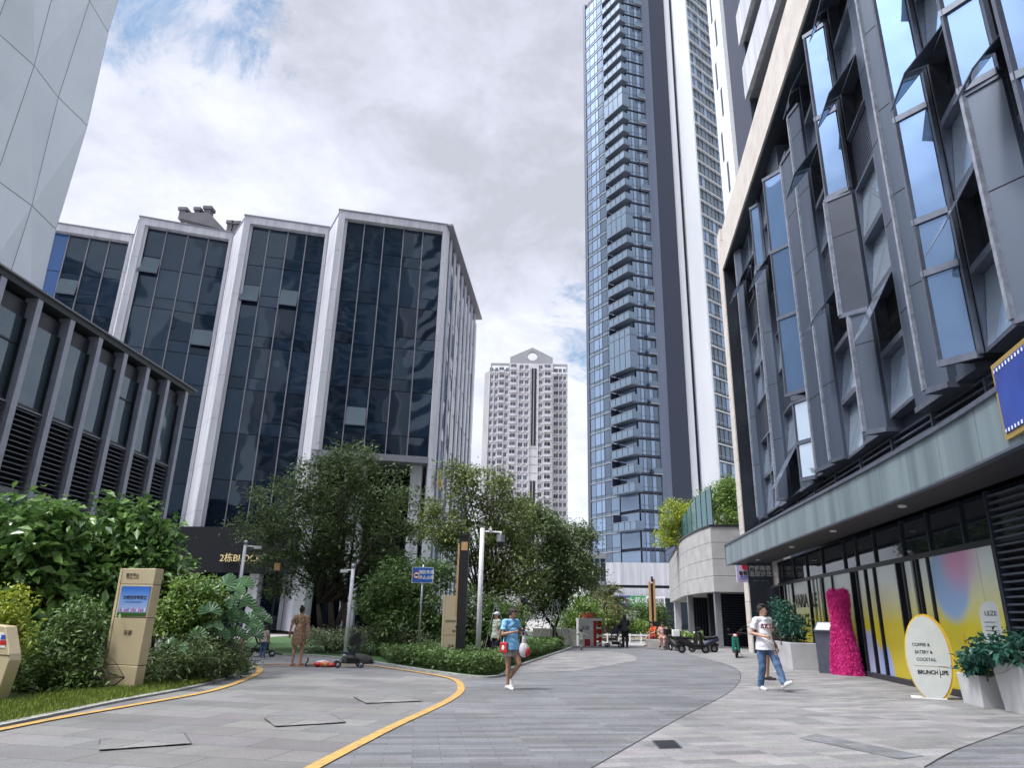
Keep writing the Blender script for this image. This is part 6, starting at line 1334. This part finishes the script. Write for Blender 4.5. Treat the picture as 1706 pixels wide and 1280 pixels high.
def person(base,rz,label,H_=1.7,pose={},skin='skin',vox=.011,yaw=0,pitch=0,tops=None,bottoms=None,hair='short',shoes='shoe_white',curl=.5,girth=1.0,child=False,group=None,hem=None,name='person',roll=0):
    J={k:Vector(v) for k,v in DEF.items()}; J.update({k:Vector(v) for k,v in pose.items()}); s=H_/1.70; r=empty(name,base,rz,label,'person',group); g=girth
    hs=1.28 if child else 1.0                      # a child's head is larger for its height
    mb=MB(); HR=Matrix.Rotation(math.radians(yaw),3,'Z')@Matrix.Rotation(math.radians(roll),3,'Y')@Matrix.Rotation(math.radians(pitch),3,'X'); hc=J['head']
    def h(x,y,z): return hc+HR@Vector((x*hs,y*hs,z*hs))
    def he(c,rr,n=12,k=8): mb.ell(h(*c),[q*hs for q in rr],None,n,k,rot=HR)
    # head
    he((0,.012,.025),(.075,.092,.088),16,10); he((0,-.018,-.03),(.060,.068,.078),14,8); he((0,-.055,-.078),(.030,.026,.025)); he((0,-.092,-.012),(.011,.018,.022),8,6); he((0,-.098,-.022),(.014,.011,.009),8,6)
    he((0,-.07,.018),(.052,.018,.012),10,6); he((.073,.01,-.005),(.012,.022,.03),8,6); he((-.073,.01,-.005),(.012,.022,.03),8,6)
    cone(mb,J['neck']-Vector((0,0,.03)),h(0,.02,-.05),.054*g,.050)
    # trunk
    def tor(c,rr): mb.ell(J[c],rr,None,16,10)
    sx=abs(J['shL'].x-J['shR'].x)/.35
    tor('chest',(.150*g*min(1,sx+.25),.098*g,.185)); tor('pel',(.158*g,.108*g,.125)); mb.ell((J['waist']),(.135*g,.092*g,.14),None,16,10)
    cone(mb,J['waist'],J['chest'],.105*g,.11*g); cone(mb,J['chest']+Vector((0,0,.1)),J['neck'],.085,.055)
    for S_ in 'LR':
        sh,el,wr,hp,kn,an,to=(J[k+S_] for k in ('sh','el','wr','hip','knee','ank','toe'))
        cone(mb,J['chest']+Vector((0,0,.12)),sh,.07,.055*g); cone(mb,sh,el,.052*g,.038*g); cone(mb,el,wr,.038*g,.025); mb.ell(el.lerp(wr,.28),(.036*g,)*3,None,10,6)
        cone(mb,hp,kn,.088*g,.055*g); cone(mb,kn,an,.052*g,.034*g); kk=kn.lerp(an,.27)+Vector((0,.014,0)); cone(mb,kk,kn.lerp(an,.5),.052*g,.044*g)
        cone(mb,an-Vector((0,0,.03)),to,.034,.026); mb.ell(an+(to-an)*(-.18)-Vector((0,0,.045)),(.030,.035,.03),None,10,6)
        # hand: palm, four unequal curled fingers, thumb off the side
        d=J['hd'+S_].normalized(); pn=J['pm'+S_]; pn=(pn-d*pn.dot(d)).normalized(); sd=d.cross(pn); side=1 if S_=='L' else -1
        pc=wr+d*.045; 
        cone(mb,wr,wr+d*.075,.026,.030,8)
        for i,(o_,l) in enumerate(((-.027,.068),(-.009,.078),(.010,.074),(.028,.058))):
            kb=wr+d*.085+sd*o_; m1=kb+(d*math.cos(curl)+pn*math.sin(curl))*l*.5; m2=m1+(d*math.cos(curl*2.1)+pn*math.sin(curl*2.1))*l*.5; cone(mb,kb-d*.012,m1,.0095,.0088,7); cone(mb,m1,m2,.0088,.0078,7)
        tb=wr+d*.028-sd*.026; t1=tb+(d*.6-sd*.7+pn*.35).normalized()*.035; t2=t1+(d*.9-sd*.15+pn*.45).normalized()*.03; cone(mb,tb,t1,.0125,.011,7); cone(mb,t1,t2,.011,.009,7)
    body=remesh(mb,vox,1)
    ex=[]
    eb=MB(); dk=MB(); lp=MB(); br=MB()
    for sx_ in (-1,1):
        eb.ell(h(.029*sx_,-.0815,.004),(.0135*hs,.007*hs,.0075*hs),None,8,6,rot=HR); dk.ell(h(.029*sx_,-.0875,.004),(.0062*hs,.004*hs,.0066*hs),None,8,6,rot=HR); dk.ell(h(.030*sx_,-.086,.026),(.020*hs,.005*hs,.0042*hs),None,8,4,rot=HR)
    lp.ell(h(0,-.0855,-.050),(.021*hs,.008*hs,.0065*hs),None,10,5,rot=HR)
    o=link_mesh(body,'body',skin,r,[('eye_white',eb),('hair_black',dk),('lip',lp)])
    # hair
    hb=MB()
    def hh(c,rr): hb.ell(h(*c),[q*hs for q in rr],None,16,10,rot=HR)
    if hair in('short','swept'):
        hh((0,.028,.05),(.083,.092,.082)); hh((0,-.03,.098),(.062,.055,.030)); hh((0,.07,-.01),(.066,.045,.06)); hh((.068,.022,.03),(.02,.035,.045)); hh((-.068,.022,.03),(.02,.035,.045))
        if hair=='swept': hh((.02,-.05,.112),(.05,.035,.028)); hh((-.02,-.03,.12),(.06,.05,.028)); hh((.0,.03,.128),(.065,.06,.02))
    elif hair=='bun': hh((0,.03,.045),(.084,.095,.085)); hh((0,-.03,.095),(.06,.055,.028)); hh((0,.075,.13),(.05,.05,.045)); hh((0,.075,-.02),(.055,.035,.05))
    elif hair=='tied': hh((0,.028,.045),(.084,.094,.083)); hh((0,-.035,.092),(.058,.05,.028)); hh((0,.12,.0),(.035,.04,.07)); hh((0,.08,-.02),(.06,.035,.055)); hh((.07,.01,.01),(.018,.03,.05)); hh((-.07,.01,.01),(.018,.03,.05))
    elif hair=='long': hh((0,.03,.045),(.086,.096,.086)); hh((0,-.035,.094),(.06,.05,.028)); hh((0,.085,-.08),(.075,.04,.13)); hh((.072,.03,-.05),(.022,.04,.10)); hh((-.072,.03,-.05),(.022,.04,.10))
    if hb.v: link_mesh(remesh(hb,vox*.9,2),'hair','hair_black',r)
    if hair=='cap':
        hb=MB(); 
        def hh(c,rr): hb.ell(h(*c),[q*hs for q in rr],None,16,10,rot=HR)
        hh((0,.015,.06),(.088,.10,.072)); hh((0,-.11,.055),(.06,.06,.010)); link_mesh(remesh(hb,vox,1),'cap','shoe_white',r); hb=MB(); hh((0,.06,-.01),(.07,.05,.06)); link_mesh(remesh(hb,vox,1),'hair','hair_black',r)
    # clothes
    if tops:
        kind,m=tops; tb=MB(); zt=hem or .84; q=.018
        tb.ell(J['chest']+Vector((0,0,-.01)),(.168*g,.122*g,.20),None,18,12); tb.ell(J['waist'],(.160*g,.120*g,.16),None,16,10); cone(tb,J['chest']+Vector((0,0,.13)),J['neck']+Vector((0,0,-.03)),.105,.072)
        lo=J['pel'].copy(); lo.z=zt
        if kind!='dress': pe=J['pel']; dn=(J['pel']-J['waist']).normalized(); tb.tube([J['chest'],J['waist'],J['pel'],J['pel']+dn*(J['pel'].z-zt if abs(dn.z)>.7 else .05)],[.145*g,.160*g,.196*g,.208*g],None,18)
        sl=.62 if kind!='long' else 1.0
        for S_ in 'LR':
            sh,el,wr=(J[k+S_] for k in ('sh','el','wr')); cone(tb,J['chest']+Vector((0,0,.11)),sh,.085*g,.07*g)
            if kind!='vest':
                e=sh.lerp(el,.68 if kind!='long' else 1.0); tb.tube([sh.lerp(J['chest'],.15),sh,e],[.068*g,.07*g,.068*g],None,12)
                if kind=='long': tb.tube([e,el.lerp(wr,.95)],[.055*g,.042*g],None,10)
        # flatten depth of the trunk tube
        for i,v in enumerate(tb.v): pass
        me=remesh(tb,vox,2)
        # soft folds
        for v in me.vertices:
            k=v.co; f=math.sin(k.z*46+k.x*21+math.sin(k.y*30+k.x*14)*1.6)*.0045; v.co=k+v.normal*f
        pv=J['pel']; 
        for v in me.vertices:
            if v.co.z<J['chest'].z+.05 and abs(v.co.x)<.2 and not pose.get('seated'): v.co.y=pv.y+(v.co.y-pv.y)*.90
        link_mesh(me,'top',m,r)
    if bottoms:
        kind,m=bottoms; bb=MB(); bb.ell(J['pel'],(.172*g,.125*g,.14),None,18,10)
        for S_ in 'LR':
            hp,kn,an=(J[k+S_] for k in ('hip','knee','ank'))
            if kind=='jeans': bb.tube([hp+Vector((0,0,.0)),hp.lerp(kn,.5),kn,kn.lerp(an,.5),an+Vector((0,0,.0))],[.094*g,.094*g,.078*g,.072*g,.066*g],None,14)
            elif kind=='shorts': e=hp.lerp(kn,.55); bb.tube([hp+Vector((0,0,.03)),hp.lerp(kn,.3),e],[.115*g,.112*g,.112*g],None,14)
            elif kind=='capri': bb.tube([hp,kn,kn.lerp(an,.6)],[.10*g,.075*g,.07*g],None,12)
        for i,v in enumerate(bb.v):
            if v[2]>.74 and not pose.get('seated'): bb.v[i]=(v[0],v[1]*.86,v[2])
        me=remesh(bb,vox,2)
        for v in me.vertices:
            k=v.co; v.co=k+v.normal*math.sin(k.z*38+k.x*9+math.sin(k.y*26)*1.4)*.004
        link_mesh(me,'trousers' if kind=='jeans' else 'shorts',m,r)
    if tops and tops[0]=='dress' or (bottoms is None and hem):
        m=tops[1]; db=MB(); db.tube([J['waist']+Vector((0,0,.05)),J['pel'],(J['hipL']+J['hipR'])/2-Vector((0,0,.05)),((J['kneeL']+J['kneeR'])/2).lerp(J['pel'],.22)],[.145*g,.178*g,.19*g,.205*g],None,20)
        me=remesh(db,vox,2)
        for v in me.vertices:
            a=math.atan2(v.co.y,v.co.x); v.co+=v.normal*math.sin(a*11+v.co.z*6)*.008; 
            if abs(J['kneeL'].y)<.15: v.co.y*=.8
        link_mesh(me,'skirt',m,r)
    if shoes:
        for S_ in 'LR':
            an,to=J['ank'+S_],J['toe'+S_]; sb=MB(); f=(to-an); heel=an-f*.22-Vector((0,0,.045)); cone(sb,heel,to+f.normalized()*.035-Vector((0,0,.0)),.040,.034,12); cone(sb,an+f*.05-Vector((0,0,.02)),an.lerp(to,.6),.044,.034,12)
            link_mesh(remesh(sb,.009,1),'shoe',shoes,r)
    if s!=1: r.scale=(s,s,s)
    return r,J
def face_to(dx,dy): return math.atan2(dx,-dy)          # local -y towards (dx,dy)
# man in white t-shirt, striding to the right of the picture, head turned to his left
r,J=person((5.30,16.30,0),math.radians(20),'man in a white lettered t-shirt and blue jeans striding across the light planks',1.76,
 dict(kneeL=(.11,-.22,.50),ankL=(.11,-.36,.16),toeL=(.13,-.52,.20),kneeR=(-.09,.02,.48),ankR=(-.09,.14,.085),toeR=(-.10,-.01,.04),hipL=(.095,-.02,.90),hipR=(-.095,.02,.90),
 elR=(-.27,.06,1.13),wrR=(-.14,-.20,1.07),hdR=(.9,-.35,.0),pmR=(0,.6,-.6),elL=(.24,.16,1.16),wrL=(.27,.16,.93),hdL=(0,-.1,-1)),skin='skin',vox=.009,yaw=34,tops=('tee','shirt_white'),bottoms=('jeans','jeans'),hair='swept',curl=.9,hem=.80)
text('B.K.C',.13,'lip',(-.02,-.142,1.27),(RX,0,0),r,extrude=.004,bold=.004).data.materials[0]=M['cloth_maroon']
# woman behind him
person((6.25,19.2,0),math.radians(60),'person in a tan cardigan, half hidden behind the man in the white t-shirt',1.50,
 dict(head=(.02,-.20,1.40),neck=(.01,-.12,1.31),chest=(0,-.06,1.18),shL=(.19,-.10,1.28),shR=(-.17,-.04,1.28),elL=(.31,-.16,1.08),wrL=(.35,-.26,.86),elR=(-.2,.04,1.04),wrR=(-.16,-.10,.88)),skin='skin',vox=.014,tops=('long','cloth_tan'),bottoms=('shorts','cloth_navy'),hair='tied',shoes='cloth_black',girth=1.0,pitch=35)
# woman in blue reading her phone
r,J=person((-.27,15.62,0),math.radians(42),'woman in a light blue t-shirt and grey shorts walking while looking at her phone',1.60,
 dict(kneeL=(.09,-.20,.53),ankL=(.07,.10,.22),toeL=(.07,.0,.06),kneeR=(-.09,-.03,.49),ankR=(-.08,-.02,.085),toeR=(-.09,-.18,.035),
 elR=(-.26,-.02,1.14),wrR=(-.10,-.25,1.20),hdR=(.7,-.7,.15),pmR=(.3,.3,.9),elL=(.25,-.04,1.14),wrL=(.10,-.27,1.20),hdL=(-.6,-.7,.15),pmL=(-.3,.3,.9),neck=(0,-.01,1.45),head=(0,-.05,1.575)),skin='skin_tan',vox=.009,pitch=24,yaw=8,tops=('tee','shirt_blue'),bottoms=('shorts','shorts_grey'),hair='tied',curl=1.0,hem=.82,girth=1.04)
def held(name,pos,label,cat,rz=0): return empty(name,pos,rz,label,cat)
def towld(r,v): 
    bpy.context.view_layer.update(); return r.matrix_world@Vector(v)
p=towld(r,(0,-.35,1.235)); ph=empty('phone',p,math.radians(42),'dark phone held in both hands by the woman in light blue','phone'); mb=MB(); mb.hexa([(-.07,-.03,-.02),(.07,-.03,-.02),(.07,-.02,-.025),(-.07,-.02,-.025)],[(-.07,.04,.05),(.07,.04,.05),(.07,.05,.045),(-.07,.05,.045)],'black'); mb.build('case',None,ph)
p=towld(r,(-.21,-.02,.86)); bg=empty('crossbody_bag',p,math.radians(42-70),'small red crossbody bag on the hip of the woman in light blue','bag')
mb=MB(); mb.box(-.09,.09,-.04,.04,-.10,.11,'bag_red'); bevel(mb.build('body',None,bg),.02,2); mb=MB(); mb.ell((0,-.045,.0),(.035,.008,.05),'shirt_white'); mb.build('mark',None,bg)
mb=MB(); mb.tube([(0,.0,.11),(.10,-.02,.35),(.30,-.03,.50)],.009,'cloth_navy',5); mb.tube([(0,.0,.11),(-.02,.05,.35),(.02,.1,.5)],.009,'cloth_navy',5); mb.build('strap',None,bg)
p=towld(r,(.18,-.24,.82)); bg=empty('shopping_bag',p,math.radians(20),'white and red plastic bag carried by the woman in light blue','bag')
mb=MB(); mb.ell((0,0,0),(.11,.08,.15),'bag_plastic',14,10); mb.ell((.0,0,.16),(.05,.04,.13),'bag_plastic'); bb=mb.build('sack',None,bg,True); mb=MB(); mb.ell((.055,-.02,-.04),(.08,.075,.10),'bag_red'); mb.build('print',None,bg,True); mb=MB(); mb.tube([(-.03,0,.2),(-.05,0,.33),(-.02,0,.38)],.008,'bag_plastic',5); mb.tube([(.03,0,.2),(.02,0,.33),(-.02,0,.38)],.008,'bag_plastic',5); mb.build('handle',None,bg)
# person with white cap behind her
person((-.88,23.6,0),math.radians(-60),'person in a white cap among the shrubs behind the woman in light blue',1.56,{},vox=.014,tops=('tee','cloth_pale'),bottoms=('jeans','cloth_navy'),hair='cap')
# woman in brown dress, back view
person((-6.47,21.4,0),math.radians(176),'woman in a brown patterned dress, seen from behind on the left path',1.60,
 dict(ankL=(.13,.02,.085),toeL=(.17,-.13,.035),ankR=(-.13,.03,.085),toeR=(-.17,-.12,.035),kneeL=(.115,-.01,.49),kneeR=(-.115,-.01,.49),elL=(.27,.05,1.14),wrL=(.31,.03,.90),elR=(-.26,.03,1.13),wrR=(-.30,-.02,.90)),skin='skin',vox=.011,tops=('dress','dress_brown'),hair='bun',shoes=None,girth=1.10,hem=.8)
r=bpy.data.objects[[o.name for o in bpy.data.objects if o.get('category')=='person'][-1]]
for s_ in (-1,1): mb=MB(); mb.hexa([(s_*.15-.045,-.2,0),(s_*.15+.045,-.2,0),(s_*.13+.04,.1,0),(s_*.13-.04,.1,0)],[(s_*.15-.045,-.2,.018),(s_*.15+.045,-.2,.018),(s_*.13+.04,.1,.03),(s_*.13-.04,.1,.03)],'red_paint'); mb.box(s_*.145-.045,s_*.145+.045,-.13,-.09,.05,.062,'red_paint'); mb.build('sandal',None,r)
# children
person((-8.55,24.5,0),math.radians(170),'small child in a pale printed top and blue jeans, walking beyond the woman in brown',1.0,{},vox=.018,tops=('tee','top_print'),bottoms=('jeans','jeans'),hair='short',child=True)
person((-9.3,24.6,0),math.radians(120),'small child dressed in pink at the end of the left bed',.85,dict(elL=(.26,-.1,1.2),wrL=(.22,-.3,1.15)),vox=.02,tops=('dress','cloth_pink'),hair='tied',child=True,hem=.8)
person((2.69,34.8,0),math.radians(200),'small child in pale clothes running with arms spread beside the booth',.92,
 dict(elL=(.36,.05,1.28),wrL=(.56,.06,1.16),hdL=(1,0,-.4),elR=(-.36,.05,1.28),wrR=(-.58,.04,1.18),hdR=(-1,0,-.4),kneeL=(.09,-.1,.5),ankL=(.06,.15,.25),toeL=(.06,.12,.1)),vox=.018,tops=('tee','cloth_pale'),bottoms=('capri','cloth_pale'),hair='short',child=True,shoes='cloth_navy')
person((5.28,38.6,0),math.radians(170),'adult in black clothes standing by the small stroller',1.62,dict(elR=(-.2,-.1,1.15),wrR=(-.08,-.28,1.2)),vox=.018,tops=('long','cloth_black'),bottoms=('jeans','cloth_black'),hair='long',shoes='cloth_black',girth=1.08)
stroller((4.75,38.9,0),math.radians(160),'small far stroller with a teal-clad child beside the adult in black',canopy='cloth_navy')
person((4.78,38.9,.28),math.radians(250),'small child in teal sitting in the far stroller',.78,dict(kneeL=(.1,-.35,.86),ankL=(.1,-.4,.5),toeL=(.1,-.5,.45),kneeR=(-.1,-.35,.86),ankR=(-.1,-.4,.5),toeR=(-.1,-.5,.45)),vox=.02,tops=('tee','cloth_teal'),bottoms=('capri','cloth_navy'),hair='short',child=True)
SEAT=dict(pel=(0,0,.93),kneeL=(.12,-.42,.90),ankL=(.11,-.40,.50),toeL=(.12,-.55,.46),kneeR=(-.12,-.42,.90),ankR=(-.11,-.40,.50),toeR=(-.12,-.55,.46))
def seated(base,rz,label,H_,seat,extra,**k):
    d=dict(SEAT); d.update(extra); s=H_/1.7; return person((base[0],base[1],seat-.80*s),rz,label,H_,d,**k)
seated((6.72,38.2),math.radians(-62),'woman in an orange top sitting at the left end of the stone planter',1.58,.46,dict(elL=(.24,-.15,1.14),wrL=(.14,-.36,1.1),elR=(-.24,-.15,1.14),wrR=(-.12,-.36,1.12),chest=(0,-.06,1.25),neck=(0,-.09,1.43),head=(0,-.13,1.56)),vox=.018,tops=('tee','cloth_orange'),bottoms=('jeans','cloth_maroon'),hair='bun',shoes='cloth_maroon',pitch=12)
seated((6.95,36.9),math.radians(-20),'woman in a pink floral outfit sitting on the front of the stone planter',1.58,.46,dict(elL=(.25,-.1,1.12),wrL=(.12,-.32,1.0),elR=(-.25,-.1,1.12),wrR=(-.10,-.32,1.0),chest=(0,-.04,1.25),neck=(0,-.07,1.43),head=(0,-.11,1.56)),vox=.018,tops=('tee','dress_floral'),bottoms=('jeans','dress_floral'),hair='bun',shoes='cloth_black',pitch=22,girth=1.08)
# near stroller
st=stroller((-4.9,21.1,0),math.radians(200),'empty black stroller with wide flat canopy standing on the yellow line of the left path')
r=empty('toy_heap',(-5.55,21.0,0),0,'colourful heap of toys and cloth lying left of the empty black stroller','toys')
for i,(x,y,z,rr,m_) in enumerate(((-.2,0,.07,(.12,.1,.07),'red_paint'),(0,-.03,.08,(.14,.1,.08),'sign_orange'),(.18,0,.06,(.12,.1,.06),'red_paint'),(.03,-.08,.07,(.08,.05,.06),'yellow_line'),(-.1,.1,.12,(.2,.12,.05),'shirt_white'))): mb=MB(); mb.ell((x,y,z),rr,m_); mb.build('toy',None,r,True)
mb=MB(); mb.tube([(-.55,0,.03),(-.48,0,.18),(-.5,0,.24)],.02,'black',6); mb.tube([(-.55,0,.03),(-.3,0,.05)],.02,'black',6); mb.build('handle',None,r)
mat('olive_cloth',(.05,.055,.04),(.03,.034,.026),rough=.9,bump=.6,bscale=6)
r=empty('cover_sheet',(-4.95,22.6,.05),0,'dark olive cloth cover heaped behind the stroller at the hedge foot','cover'); mb=MB(); mb.ell((-.1,.2,.0),(.5,.24,.24),'olive_cloth',18,10); mb.build('sheet',None,r,True)
stroller((-8.95,25.4,0),math.radians(20),'dark stroller beyond the two small children at the end of the left bed')
st.scale=(.85,.85,.85)
